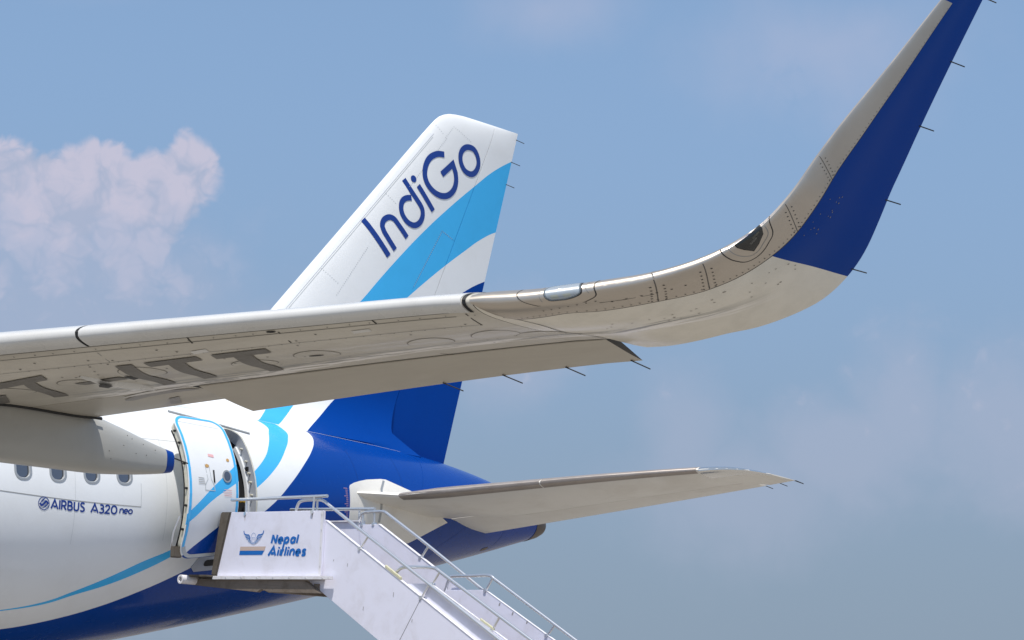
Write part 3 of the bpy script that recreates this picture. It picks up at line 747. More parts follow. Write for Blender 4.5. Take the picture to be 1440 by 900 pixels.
for pts, w, c in ((Ipts, .108, False), (npts, .10, False), (dpts, .10, False), (gpts, .108, False), (opts, .104, True)):
    strokes('tail_letter', [(pts, w, c)], fsurf, M['navyletter'], fin, off=.006)
il = strokes('tail_letter', [(ipts, .10)], fsurf, M['navyletter'], fin, off=.006)
patch('letter_dot', [(34.086+.062*math.cos(R(a)), 6.492+.062*math.sin(R(a))) for a in range(0, 360, 18)], fsurf, M['navyletter'], fin, off=.006, n=1)
# rivet rows and seams on the fin
def dots(name, pts, fn, r, m, parent, off=.003, seg=6):
    V = []; F = []
    for a, b, ka, kb in pts:
        c = len(V)
        for k in range(seg):
            t = 2*math.pi*k/seg; V.append(fn(a+r*ka*math.cos(t), b+r*kb*math.sin(t), off))
        F.append(tuple(range(c, c+seg)))
    return link(name, V, F, m, parent, False, kind='stuff')
rv = []
for a, b in (((33.457, 6.138), (33.72, 5.95)), ((34.84, 7.40), (35.049, 7.643)), ((35.049, 7.643), (35.52, 7.44)), ((34.62, 7.62), (34.84, 7.40)), ((32.089, 4.609), (32.498, 4.332)), ((32.40, 4.18), (33.107, 5.162)),
             ((34.86, 7.38), (33.95, 6.28)), ((34.799, 5.715), (35.116, 5.611)), ((34.799, 5.715), (34.113, 4.573))):
    L = math.hypot(b[0]-a[0], b[1]-a[1])
    for k in range(int(L/.045)): t = k*.045/L; rv.append((a[0]+(b[0]-a[0])*t, a[1]+(b[1]-a[1])*t, 1, 1))
dots('rivets', rv, fsurf, .009, M['faintw'], fin)
for z0, z1, d in ((2.95, 7.35, .20),):
    strokes('panel_seam', [([(fin_le(z)+d, z) for z in lin(z0, z1, 20)], .009)], fsurf, M['faintw'], fin, off=.003)
strokes('panel_seam', [([(34.113, 4.573), (34.221, 4.755), (34.799, 5.715), (35.116, 5.611)], .006)], fsurf, M['bluefaint'], fin, off=.0025)
# fillet joint line between fin and fuselage
fus_line('fillet_joint', [(28.6, 30), (28.87, 28.8), (29.57, 27.9), (30.4, 28.3), (31.36, 30.5), (32.4, 30.6), (33.55, 28.9)], .012, M['faintw'], off=.012)
for z, l in ((7.80, .20), (7.36, .22), (6.92, .20)):
    tube('static_wick', [(fin_te(z)-.02, 0, z), (fin_te(z)+l, 0, z-.02)], .007, M['seam'], fin, 5)

# ------------------------------------------------------------------ tailplane
US = [.5-.5*math.cos(math.pi*k/17) for k in range(18)]
def htp_ring(y, u0, u1, n=18):
    us = [u0+(u1-u0)*(k/(n-1))**1.6 if u0 == 0 else u0+(u1-u0)*k/(n-1) for k in range(n)]
    return [htp(y, u, 1) for u in us[::-1]]+[htp(y, u, -1) for u in (us[1:] if u0 == 0 else us)]
def make_htp(mirror):
    S_ = -1 if mirror else 1
    ff = lambda r: [(p[0], p[1]*S_, p[2]) for p in r]
    ys = lin(.35, 5.95, 16)+[6.08, 6.2, 6.3, 6.38, 6.44, 6.49, 6.515]
    m = part(loft('tailplane', [ff(htp_ring(y, 0, .70 if y < 6.05 else .985)) for y in ys], M['tailgrey'], jet))
    ye = lin(.62, 6.02, 14)
    loft('elevator', [ff(htp_ring(y, .706+(.10*max(0, .95-y)/.35), .998, 8)) for y in ye], M['tailgrey'], m)
    def hv(y, v, off):
        p = htp(y, abs(v), 1 if v < 0 else -1, off); return np.array([p[0]-off*max(0, 1-abs(v)*30), p[1]*S_, p[2]])
    vs_ = [-.07, -.05, -.03, -.015, -.006, -.001, .001, .006, .012, .02, .028, .036]
    for a, b in ((1.84, 3.85), (3.87, 5.94)): sheet('leading_edge_strip', hv, lin(a, b, 10), vs_, M['tailmetal'], m, .005, -.006)
    vt = [-.3, -.2, -.1, -.05, -.02, -.004, .004, .02, .05, .1, .2]
    sheet('tip_cap', hv, lin(5.97, 6.5, 12), vt, M['alu2'], m, .004, -.006)
    for y, l in ((6.0, .16), (6.25, .16), (6.5, .2), (6.515, .16)):
        p = htp(y, .99); p = np.array([p[0], p[1]*S_, p[2]]); tube('static_wick', [p, p+np.array([l, -.02, -.03])], .006, M['seam'], m, 5)
    return m
tl = make_htp(False); make_htp(True)
# sealing plate on the fuselage where the tailplane pivots
xl = pchip([68.4, 70, 75.7, 97, 112, 117], [32.45, 32.1, 31.66, 31.64, 31.8, 32.3]); xr = lambda p: float(np.interp(p, [68.4, 76.6, 101.3, 116.5, 117], [32.58, 33.28, 34.2, 33.3, 33.25]))
part(sheet('sealing_plate', lambda p, t, o: fus(xl(p)+(xr(p)-xl(p))*t, p, o), lin(68.4, 101.3, 22)+lin(102.2, 116.8, 12), lin(0, 1, 16), M['tailgrey'], jet, .012, -.01))
fus_line('plate_seam', [(32.52, 69.5), (32.42, 76), (32.36, 99)], .05, M['winframe'], off=.016)
pl = [((31.60, p/29.2), (31.60-(.05 if k % 4 else .09), p/29.2)) for k, p in enumerate(lin(77, 103, 22))]
strokes('trim_scale', [([a, b], .008) for a, b in pl], fm, M['pinkish'], body, off=.004)

# ------------------------------------------------------------------ port wing
def wring(s, u0, u1, drop=lambda u: 0., n=22):
    if u0 == 0: us = [u1*(k/(n-1))**1.9 for k in range(n)]
    else: us = [u0+(u1-u0)*k/(n-1) for k in range(n)]
    return [wing(s, u, 1, 0, drop(u)) for u in us[::-1]]+[wing(s, u, -1, 0, drop(u)) for u in (us[1:] if u0 == 0 else us)], [(s/20, u) for u in us[::-1]]+[(s/20, u) for u in (us[1:] if u0 == 0 else us)]
def wloft(name, S, u0, u1, m, parent, drop=lambda s: (lambda u: 0.), cap=0, n=22):
    rr, uu = [], []
    for s in S:
        a, b = wring(s, u0, u1, drop(s), n); rr.append(a); uu += b
    return loft(name, rr, m, parent, uvs=uu, cap_mat=cap)
UH = .772
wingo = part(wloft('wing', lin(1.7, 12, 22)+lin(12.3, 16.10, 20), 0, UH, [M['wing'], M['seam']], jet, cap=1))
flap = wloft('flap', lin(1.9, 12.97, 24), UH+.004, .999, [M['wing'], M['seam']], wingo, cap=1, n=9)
DH = lambda s: .122+(.088-.122)*(s-13.0)/3.08
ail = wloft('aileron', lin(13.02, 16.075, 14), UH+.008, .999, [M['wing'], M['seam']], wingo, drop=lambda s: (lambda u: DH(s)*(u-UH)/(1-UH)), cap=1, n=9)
SV = [-.17, -.13, -.09, -.06, -.035, -.018, -.007, -.0015, .0015, .005, .011, .02, .033, .046]
for a, b in ((3.0, 5.0), (6.3, 8.7), (8.72, 11.18), (11.2, 13.63), (13.652, 16.04)):
    sheet('slat', wv, lin(a, b, 16), SV, M['slat'], wingo, .006, -.006)
for s in (13.641, 16.058):
    strokes('slat_gap', [([(s, v) for v in lin(-.15, .046, 60)], .02)], wv, M['black'], wingo, off=.0045)
WL = lambda a, b, o: wing(a, b, -1, o)
def wl_line(name, pts, w, m, off=.0022):    # width in metres, drawn chordwise or spanwise
    P = dense(pts, .08); out = []
    V = []; F = []
    for i, (s, u) in enumerate(P):
        a = P[max(i-1, 0)]; b = P[min(i+1, len(P)-1)]
        A3, B3 = WL(*a, off), WL(*b, off); d = B3-A3; d /= np.linalg.norm(d)+1e-9
        e = WL(s, min(u+.01, 1), off)-WL(s, u-.01 if u > .01 else 0, off); f2 = WL(s+.01, u, off)-WL(s-.01, u, off)
        nn = np.cross(e, f2); nn /= np.linalg.norm(nn)+1e-9; sd_ = np.cross(d, nn); p = WL(s, u, off); V += [p+sd_*w/2, p-sd_*w/2]
    for i in range(len(P)-1): F.append((2*i, 2*i+1, 2*i+3, 2*i+2))
    return link(name, V, F, m, wingo, False)
for u, w, m in ((.052, .006, 'seam2'), (.088, .006, 'seam2'), (.205, .005, 'faint')):
    wl_line('panel_seam', [(s, u) for s in lin(11.5, 15.92, 24)], w, M[m])
for pts, w, m in (([(14.288, .045), (14.24, .10)], .012, 'seam'), ([(14.835, .075), (14.745, .195)], .010, 'seam'), ([(15.454, .05), (15.44, .085)], .012, 'seam'), ([(12.93, .06), (12.83, .12)], .008, 'orange'),
                  ([(16.003, .06), (15.934, .21)], .010, 'seam'), ([(16.09, .70), (16.088, .72)], .004, 'faint'), ([(13.6, .1), (13.5, .2)], .006, 'faint'),
                  ([(13.05, UH-.006), (16.07, UH-.006)], .010, 'seam'), ([(15.0, .735), (15.05, .80)], .006, 'seam')):
    wl_line('panel_seam', pts, w, M[m])
# registration letters under the wing
def wquad(name, q, m=M['letter'], off=.003, na=5, nb=8):
    a, b, c, d = [np.array(p) for p in q]      # a-b leading edge side, d-c trailing side
    A, B = lin(0, 1, na), lin(0, 1, nb)
    V = [WL(*((a*(1-i)+b*i)*(1-j)+(d*(1-i)+c*i)*j), off) for j in B for i in A]; F = []
    for j in range(nb-1):
        for i in range(na-1): F.append((j*na+i, j*na+i+1, (j+1)*na+i+1, (j+1)*na+i))
    return V, F
def letter(quads):
    V, F = [], []
    for k, q in enumerate(quads):
        v, f = wquad('', q, off=.0055+.0006*k, nb=18); n = len(V); V += v; F += [tuple(i+n for i in t) for t in f]
    link('registration_letter', V, F, M['letter'], wingo, False)
letter([((12.36, .312), (12.875, .262), (12.79, .325), (12.30, .375)), ((12.555, .345), (12.675, .33), (12.123, .678), (12.0, .675))])
letter([((11.95, .50), (12.03, .50), (11.619, .668), (11.46, .68))])
letter([((12.771, .425), (13.17, .400), (13.13, .462), (12.728, .484))])
letter([((13.44, .250), (13.560, .250), (13.02, .69), (12.895, .70))])
letter([((13.647, .248), (14.033, .237), (13.989, .293), (13.594, .306)), ((13.735, .297), (13.855, .295), (13.405, .668), (13.285, .672))])
letter([((14.136, .238), (14.518, .23), (14.466, .293), (14.079, .297)), ((14.206, .290), (14.335, .29), (13.895, .69), (13.795, .682))])
# oval access panels
def oval(cs, cu, rs=.145, ru=.085, hole=False):
    # long axis runs along the spar line
    def f(a, b, o): return WL(cs+a, cu+b, o)
    pts = [(rs*math.cos(R(t))+.06*math.sin(R(t))*-1, ru*math.sin(R(t))) for t in range(0, 360, 12)]
    p = patch('access_panel', pts, f, M['wing_plain'], wingo, off=.0022, n=1, rim=-.002)
    rr = [(a*1.03, b*1.04) for a, b in pts]
    V = []; F = []; n = len(pts)
    for q in pts: V.append(f(q[0], q[1], .0026))
    for q in rr: V.append(f(q[0]*1.01, q[1]*1.02, .0018))
    for i in range(n): F.append((i, (i+1) % n, n+(i+1) % n, n+i))
    link('panel_ring', V, F, M['ringgrey'], wingo, False)
    if hole: patch('drain_hole', [(.05*math.cos(R(t))-.012, .014*math.sin(R(t))+.005) for t in range(0, 360, 20)], f, M['black'], wingo, off=.0045, n=1)
M['wing_plain'] = mat('wing_panel_paint', (.55, .515, .44), .38, coat=.15, dirt=.2, dscale=4.)
M['ringgrey'] = mat('seal_ring', (.24, .225, .195), .6)
for cs, cu, h in ((14.085, .455, 0), (14.585, .42, 1), (15.365, .415, 0), (15.81, .39, 0), (13.40, .375, 0), (12.78, .45, 0), (16.0, .47, 0), (12.2, .45, 0)): oval(cs, cu, hole=h)
M['smudge'] = mat('dark_smudge', (.30, .29, .29), .4, dirt=.6, dscale=12.)
M['smudge2'] = mat('pale_sealant', (.80, .78, .75), .4, dirt=.4, dscale=14.)
# fuel vent fairing with its dark intake
def vent(name, s0, u0, s1, u1, rad, m):
    P = [(s0+(s1-s0)*t, u0+(u1-u0)*t) for t in lin(0, 1, 12)]; V = []; F = []
    for i, (s, u) in enumerate(P):
        t = i/11; r_ = rad*math.sin(math.pi*min(1, t*.92+.04))**.6+.002; p = WL(s, u, 0)
        for k in range(9):
            a = math.pi*k/8; V.append(p+np.array([0, math.cos(a)*r_, -math.sin(a)*r_*.7+.002]))
    for i in range(11):
        for k in range(8): F.append((i*9+k, i*9+k+1, (i+1)*9+k+1, (i+1)*9+k))
    return link(name, V, F, m, wingo)
vent('vent_fairing', 12.96, .40, 12.70, .75, .055, M['slat'])
vent('drain_mast', 13.02, .33, 12.98, .43, .028, M['slat'])
patch('vent_intake', [(12.956, .429), (13.01, .418), (12.94, .49), (12.80, .535), (12.86, .475)], WL, M['black'], wingo, off=.034, n=3)
patch('ram_inlet', [(13.216, .396), (13.243, .398), (13.182, .471), (13.097, .49)], WL, M['black'], wingo, off=.0065, n=3)
patch('sealant_smudge', catmull([(12.252, .827), (12.47, .791), (12.717, .777), (12.883, .791), (12.949, .815), (12.75, .812), (12.481, .825), (12.285, .845)], 4, True), WL, M['smudge'], wingo, off=.004, n=1, rings=2)
patch('sealant_smudge', catmull([(12.30, .80), (12.5, .772), (12.75, .757), (12.98, .765), (12.80, .775), (12.5, .79)], 4, True), WL, M['smudge2'], wingo, off=.0045, n=1, rings=2)
patch('repair_patch', [(12.527, .88), (12.641, .87), (12.452, .96), (12.354, .959)], WL, M['smudge'], wingo, off=.004, n=3)
patch('data_plate', [(14.10, .175), (14.22, .165), (14.19, .20), (14.07, .21)], WL, M['slat'], wingo, off=.003, n=2)
patch('data_plate', [(15.22, .13), (15.34, .125), (15.32, .155), (15.20, .16)], WL, M['slat'], wingo, off=.003, n=2)
patch('drain_hole', [(14.80+.03*math.cos(R(t)), .066+.008*math.sin(R(t))) for t in range(0, 360, 30)], WL, M['black'], wingo, off=.004, n=1)
for s in (14.66, 15.116, 15.572, 16.017):
    p = wing(s, .999, -1, 0, DH(s)); tube('static_wick', [p+np.array([-.03, 0, 0]), p+np.array([.17, .0, -.03])], .0045, M['seam'], ail, 5)
wr = []
for s in lin(12.9, 16.0, 22): wr.append((s+.05*random.random(), .07+.006*random.random(), .8, .5))
for s in lin(12.9, 15.9, 30): wr.append((s+.03*random.random(), .205, .8, .5))
for k in range(36): wr.append((random.uniform(12.9, 16.0), random.uniform(.1, .62), 1.3, .8))
dots('rivets', wr, WL, .0055, M['seam'], wingo, off=.0035)

# ------------------------------------------------------------------ flap track fairing
def canoe():
    yc = -11.34; RX = []
    X_ = [17.9, 18.2, 18.6, 19.0, 19.4, 19.8, 20.2, 20.5, 20.75, 20.93]
    tp = pchip([17.9, 19.0, 20.0, 20.4, 20.75, 20.95, 21.1], [-.26, -.20, -.25, -.335, -.43, -.475, -.50])
    bt = pchip([17.9, 18.3, 19.0, 19.4, 20.2, 20.6, 20.95, 21.1], [-.30, -.50, -.685, -.725, -.725, -.70, -.655, -.62])
    hw = pchip([17.9, 18.4, 19.2, 20.2, 20.8, 21.1], [.03, .13, .175, .165, .11, .07])
    def ring(x):
        t, b, w = tp(x), bt(x), hw(x); c = (t+b)/2; h = (t-b)/2; out = []
        for k in range(28):
            a = 2*math.pi*k/28; sx, cz = math.sin(a), math.cos(a)
            e = .55; out.append((x, yc+w*math.copysign(abs(sx)**e, sx), c+h*math.copysign(abs(cz)**(.62 if cz < 0 else .8), cz)))
        return out
    f = loft('flap_track_fairing', [ring(x) for x in lin(17.9, 20.885, 30)], M['tailgrey2'], wingo)
    loft('fairing_tip', [ring(x) for x in (20.887, 20.935, 20.965)], M['navy'], wingo)
    tube('static_wick', [(20.93, yc-.05, -.52), (21.13, yc-.05, -.56)], .006, M['seam'], wingo, 5)
    # dark rubber seal between fairing and wing
    V = []; F = []; XS = lin(18.9, 20.19, 24)
    for x in XS:
        y = yc-hw(x)-.004; z = min(wing(11.5, (x-w_le(11.5))/(w_te(11.5)-w_le(11.5)), -1)[2], tp(x)+.03)
        V += [(x, y, z+.008), (x, y-.010, z-.003), (x, y-.002, z-.018)]
    for i in range(len(XS)-1):
        for k in range(2): F.append((3*i+k, 3*i+k+1, 3*i+k+4, 3*i+k+3))
    link('fairing_seal', V, F, M['black'], wingo)
    dd = [(x, z, 1, 1) for x, z in ((20.42, -.5), (20.5, -.44), (20.55, -.55), (20.62, -.47), (20.3, -.62), (20.28, -.56), (20.66, -.55), (20.75, -.5), (20.45, -.42))]
    dots('rivets', dd, lambda a, b, o: np.array([a, yc-hw(a)-.003, b]), .0045, M['seam'], wingo)
M['tailgrey2'] = mat('fairing_paint', (.45, .45, .425), .35, coat=.15, dirt=.25, dscale=2.)
canoe()

# ------------------------------------------------------------------ winglet
wgl = part(wloft('winglet', [16.105]+lin(16.15, 18.0, 44)+lin(18.1, 19.55, 16)+[19.62, 19.68, 19.72, 19.745], 0, .999, [M['winglet'], M['seam']], jet, n=30))
ue = pchip([16.09, 16.139, 16.19, 16.424, 16.569, 16.763, 16.937, 17.274, 17.443, 17.82, 18.206, 19.2], [.0095, .064, .144, .14, .20, .227, .264, .269, .263, .258, .280, .250])
SEAMS = [(16.09, 16.17), (16.88, 16.76), (17.08, 16.94), (17.58, 17.443), (17.932, 17.812), (19.2, 19.2)]
def seam_s(k, t): a, b = SEAMS[k]; return a+(b-a)*max(0., t)
TV = [-.7, -.45, -.28, -.16, -.08, -.035, -.01, .01, .035, .08, .16, .28, .45, .62, .8, 1.0]
rvp = []
for k in range(len(SEAMS)-1):
    def pf(q, t, off, k=k):
        s = seam_s(k, t)+(seam_s(k+1, t)-seam_s(k, t))*q; return wv(s, t*ue(max(16.1, s)), off)
    sheet('leading_edge_panel', pf, lin(0, 1, 22), TV, M['alu'], wgl, .0035+.0002*(k % 2), -.003)
    for j_, t in enumerate(lin(.22, .93, 6)):
        for dq in (-.022, .022):
            s = seam_s(k, t)+dq
            if k > 0: rvp.append((s, (t+.03*(dq > 0))*ue(max(16.1, s)), 1, 1.0/1.3))
def wq(a, w, off): return wv(a, w*abs(w), off)
for k in range(1, len(SEAMS)-1):
    strokes('panel_seam', [([(seam_s(k, t), math.copysign(math.sqrt(abs(t)*ue(SEAMS[k][1])), t)) for t in lin(-.5, 1., 26)], .0045)], wq, M['seam2'], wgl, off=.0044)
for s in lin(16.25, 19.15, 96): rvp.append((s, ue(s)-.022, .8, .65))
for k, s in enumerate(lin(16.66, 16.92, 6)): rvp.append((s, ue(s)*.5, 1, .8))
for s in lin(16.40, 16.62, 7): rvp.append((s, .072, .8, .6))
dots('rivets', rvp, lambda a, b, o: wv(a, b, o), .0050, M['seam'], wgl, off=.006)
strokes('panel_seam', [([(s, ue(s)+.006) for s in lin(16.16, 19.2, 90)], .006)], wv, M['seam'], wgl, off=.0022)
strokes('panel_seam', [([(16.62, .095), (16.70, .115), (16.80, .13)], .004)], wv, M['seam'], wgl, off=.0044)
rb = [(random.uniform(17.4, 17.75), random.uniform(.33, .47), random.uniform(.5, 1.2), random.uniform(.5, 1.)) for _ in range(16)]+[(random.uniform(16.9, 17.24), random.uniform(.36, .6), random.uniform(.6, 1.6), random.uniform(.5, 1.2)) for _ in range(12)]+[(random.uniform(16.3, 16.9), random.uniform(.34, .6), 1., .8) for _ in range(16)]
dots('paint_chips', rb, lambda a, b, o: wv(a, b, o), .0055, M['chip'], wgl, off=.0025)
strokes('panel_seam', [(catmull([(16.20, .15), (16.215, .30), (16.107, .60)], 8), .006)], wv, M['seam'], wgl, off=.0022)
# lamps in the leading edge
l1c = catmull([(16.469, -.05), (16.47, -.15), (16.488, -.215), (16.52, -.235), (16.575, -.235), (16.605, -.20), (16.618, -.08), (16.616, .042), (16.595, .097), (16.553, .128), (16.513, .123), (16.478, .094)], 4, True)
def grow(P, k, kb=None):
    ca = sum(p[0] for p in P)/len(P); cb = sum(p[1] for p in P)/len(P); return [(ca+(p[0]-ca)*k, cb+(p[1]-cb)*(kb or k)) for p in P]
patch('lamp_seal', grow(l1c, 1.06, 1.10), wq, M['black'], wgl, off=.0050, n=1, rings=6, rim=.0)
patch('lamp_reflector', grow(l1c, .93, .92), wq, M['lampin'], wgl, off=.0062, n=1, rings=6)
patch('lamp_bulb', [(16.495, .02), (16.525, .02), (16.525, .095), (16.495, .09)], wq, M['tape'], wgl, off=.0075, n=2)
patch('lamp_bulb', [(16.545, .03), (16.575, .03), (16.575, .085), (16.545, .10)], wq, M['tape'], wgl, off=.0075, n=2)
patch('lamp_lens', l1c, wq, M['lens'], wgl, off=.009, n=1, rings=8, dome=.006, rim=.0)
l2p = [(17.245, .055), (17.311, .037), (17.398, -.03), (17.391, .106), (17.362, .218), (17.302, .30), (17.252, .343), (17.241, .248), (17.237, .152)]
patch('lamp_seal', grow(l2p, 1.05, 1.07), wq, M['black'], wgl, off=.0050, n=4, rings=5, rim=0.)
patch('lamp_bulb', [(17.32, .14), (17.37, .10), (17.365, .14), (17.315, .185)], wq, M['tape'], wgl, off=.0065, n=2)
patch('lamp_bulb', [(17.285, .21), (17.335, .18), (17.325, .215), (17.28, .245)], wq, M['alu2'], wgl, off=.0065, n=2)
patch('lamp_lens', l2p, wq, M['lens2'], wgl, off=.008, n=4, rings=5, rim=.0)
strokes('lamp_frame', [(catmull([(17.18, -.04), (17.161, .238), (17.16, .34), (17.175, .42), (17.239, .435), (17.32, .386), (17.401, .285), (17.474, -.036)], 6), .006)], wq, M['seam'], wgl, off=.0044)
strokes('lamp_frame', [(catmull([(17.215, -.02), (17.195, .25), (17.21, .37), (17.25, .39), (17.31, .345), (17.385, .25), (17.43, -.03)], 6), .004)], wq, M['faint'], wgl, off=.0044)
strokes('lamp_frame', [(catmull([(16.33, -.22), (16.335, -.08), (16.362, .06), (16.41, .178)], 6)+catmull([(16.588, .247), (16.655, .16), (16.674, -.05), (16.68, -.2)], 6), .005)], wq, M['seam'], wgl, off=.0044)
strokes('lamp_frame', [([(16.445, w) for w in lin(-.24, .12, 12)], .003), ([(16.64, w) for w in lin(-.24, .1, 12)], .003)], wq, M['faint'], wgl, off=.0044)
for s in (17.308, 17.807, 18.35, 18.838, 19.337):
    p = wing(s, .995, -1); tube('static_wick', [p+np.array([-.02, 0, 0]), p+np.array([.13, -.02, -.005])], .0045, M['seam'], wgl, 5)
# notch at the wing tip beside the aileron: dark rib wall
wl_line('tip_gap', [(16.09, .60), (16.09, .765)], .006, M['faint'])

# ------------------------------------------------------------------ boarding stairs
st = tag(empty('boarding_stairs', (29.15, -6.0, 0)), 'lavender white boarding stairs with steel handrails and blue logo docked at the rear door', 'stairs')
def sp(o): o.location = (-29.15, 6.0, GROUND); return o
XN, XF = 28.55, 29.75
def stx(x): return (x, 0)
near = sp(slab('side_panel', [(-2.65, .18), (-4.56, .10), (-4.55, -.75), (-2.40, -.68)], XN-.02, XN+.02, M['stair'], st, .004))
sp(slab('side_panel', [(-2.5, .145), (-4.0, .085), (-4.0, -.72), (-2.35, -.66)], XF-.02, XF+.02, M['stair'], st, .004))
sp(slab('panel_edge', [(-2.45, .165), (-3.98, .105), (-3.98, .088), (-2.45, .147)], XF-.05, XF+.05, M['stair2'], st))
sp(slab('canvas_bumper', [(-2.45, .19), (-2.655, .182), (-2.405, -.68), (-2.30, -.66)], XN-.045, XN+.055, M['bump'], st, .012))
sp(slab('canvas_bumper', [(-2.30, .19), (-2.505, .182), (-2.355, -.66), (-2.25, -.64)], XF-.055, XF+.045, M['bump'], st, .012))
sp(slab('panel_trim', [(-2.40, -.682), (-4.81, -.762), (-4.81, -.805), (-2.40, -.728)], XN-.10, XN-.024, M['stair2'], st, .004))
sp(slab('panel_trim', [(-4.53, .095), (-4.565, .095), (-4.556, -.75), (-4.52, -.75)], XN-.032, XN-.021, M['stair2'], st))
sp(slab('platform_deck', [(-1.95, -.665), (-4.6, -.765), (-4.6, -.80), (-1.95, -.70)], XN-.015, XF+.015, M['rust'], st))
sp(slab('deck_beam', [(-1.90, -.705), (-4.30, -.808), (-4.60, -.975), (-3.56, -.935), (-3.42, -.885), (-3.32, -.925), (-1.90, -.785)], XN-.06, XN+.0, M['rust'], st, .004))
sp(slab('deck_beam', [(-1.90, -.705), (-4.30, -.808), (-4.60, -.975), (-3.56, -.935), (-1.90, -.785)], XF-.0, XF+.06, M['rust'], st, .004))
sp(slab('deck_cross_beam', [(-3.5, -.81), (-3.62, -.815), (-3.62, -.93), (-3.5, -.93)], XN, XF, M['rust'], st))
sp(slab('deck_cross_beam', [(-4.4, -.84), (-4.5, -.845), (-4.5, -.96), (-4.4, -.96)], XN, XF, M['rust'], st))
sp(slab('deck_lip', [(-2.0, -.655), (-2.42, -.672), (-2.42, -.70), (-2.0, -.685)], XN-.20, XF+.20, M['bump'], st, .006))
# tubular fender along the front of the platform
def ringtube(name, x0, x1, y, z, ro, ri, m):
    V = []; F = []; n = 20
    for x, r_ in ((x0+.3, ri), (x0, ri), (x0, ro), (x1, ro)):
        for k in range(n): a = 2*math.pi*k/n; V.append((x, y+r_*math.cos(a), z+r_*math.sin(a)))
    for i in range(3):
        for k in range(n): F.append((i*n+k, i*n+(k+1) % n, (i+1)*n+(k+1) % n, (i+1)*n+k))
    return fixn(link(name, V, F, m, st))
sp(ringtube('fender_tube', 28.24, 30.1, -1.97, -.725, .062, .038, M['stair2']))
# flights
def line_z(y, y0, z0, k): return z0+(y-y0)*k
KU = .5675
def flight(name, x0, x1, top, y_end, yb0, zb0, k=KU):
    yl, zl = top[-1]
    return sp(slab(name, top+[(y_end, zl+(y_end-yl)*k), (y_end, zb0+(y_end-yb0)*k), (yb0, zb0)], x0, x1, M['stair'], st, .004))
flight('flight_side', XN+.022, XN+.06, [(-4.27, .02), (-4.45, .02), (-4.57, -.03)], -8.9, -4.27, -.80)
flight('flight_side', XF-.04, XF, [(-3.93, .05), (-4.34, .03)], -8.9, -4.1, -.78)
flight('flight_side', 28.616, 28.646, [(-5.75, -.885), (-6.44, -.895), (-6.52, -.91)], -10.6, -5.75, -1.3, .535)
flight('flight_side', 29.63, 29.66, [(-5.73, -.89), (-6.40, -.91), (-6.48, -.93)], -10.6, -5.73, -1.3, .535)
def edge_bar(a, b, x0, x1):        # bright capping along the sloping edge
    sp(slab('edge_cap', [a, b, (b[0], b[1]+.007), (a[0], a[1]+.007)], x0, x1, M['stair2'], st))
edge_bar((-4.57, -.028), (-8.9, -.03-4.33*KU+.002), XN+.016, XN+.066)
edge_bar((-4.34, .032), (-8.9, .03-4.56*KU+.002), XF-.046, XF+.006)
edge_bar((-6.52, -.908), (-10.6, -.91-4.08*.535+.002), 28.615, 28.648)
edge_bar((-6.48, -.928), (-10.6, -.93-4.12*.535+.002), 29.627, 29.663)
sp(slab('landing_step', [(-4.58, -.765), (-4.9, -.78), (-4.9, -.81), (-4.58, -.80)], XN+.06, XF-.04, M['rust'], st))
for i in range(17):
    y = -4.88-.31*i; z = -.95-.174*i
    if z-.03 > -GROUND+.05: sp(slab('tread', [(y, z), (y-.32, z-.008), (y-.32, z-.035), (y, z-.03)], 28.70, 29.62, M['rust'], st))
def pn0(a, b, off): return np.array([XN-.0205-off, -a, b])
M['scuff'] = mat('scuff_grey', (.33, .32, .33), .7)
M['rustrun'] = mat('rust_run', (.52, .45, .40), .7)
# rails
RT = .021
def rail(name, x, pts, rad=RT): return sp(tube(name, [(x, y, z) for y, z in pts], rad, M['steel'], st, 10))
def ext(p, q, y): return (y, q[1]+(q[1]-p[1])/(q[0]-p[0])*(y-q[0]))
rail('handrail', XN+.0, [(-2.62, .352), (-4.6, .288)], .023)
rail('handrail', XF, [(-2.45, .335), (-4.21, .25)], .023)
rail('handrail', XN+.04, [(-3.94, .10), (-3.945, .16)]+catmull([(-3.96, .19), (-3.99, .235), (-4.07, .262), (-4.3, .26), (-4.45, .245), (-4.55, .20)], 5)+[(-6.0, -.62), (-7.63, -1.54), ext((-4.55, .20), (-7.63, -1.54), -8.8)])
rail('handrail', XF-.02, [(-3.91, .03), (-3.92, .10)]+catmull([(-3.94, .15), (-3.98, .19), (-4.06, .212), (-4.25, .21), (-4.41, .20), (-4.5, .16)], 5)+[(-5.17, -.22), (-6.33, -.905)])
rail('handrail', 28.631, [(-5.86, -.92), (-5.875, -.78)]+catmull([(-5.89, -.73), (-5.95, -.692), (-6.05, -.68), (-6.3, -.69), (-6.55, -.708), (-6.65, -.752)], 5)+[(-7.56, -1.25), ext((-6.65, -.752), (-7.56, -1.25), -10.3)])
rail('handrail', 29.645, [(-5.72, -.91), (-5.77, -.79)]+catmull([(-5.79, -.75), (-5.83, -.725), (-5.9, -.72), (-6.2, -.725), (-6.5, -.73), (-6.6, -.775)], 5)+[(-6.93, -.96), ext((-6.6, -.775), (-6.93, -.96), -10.3)])
def post(x, a, b, foot=True):
    sp(tube('rail_post', [(x, *a), (x, *b)], .015, M['steel'], st, 8))
    sp(tube('post_clamp', [(x-.03, b[0], b[1]), (x+.03, b[0], b[1])], .026, M['steel'], st, 8))
post(XN, (-2.94, .34), (-2.95, .145)); post(XN-.01, (-4.36, .295), (-4.34, .09)); post(XF, (-2.95, .315), (-2.95, .11)); post(XF, (-3.9, .265), (-3.9, .08))
post(XN+.04, (-5.365, -.275), (-5.235, -.42)); post(XN+.04, (-6.51, -.92), (-6.39, -1.07)); post(XN+.04, (-7.68, -1.575), (-7.56, -1.725)); post(XN+.04, (-4.36, .26), (-4.36, .0))
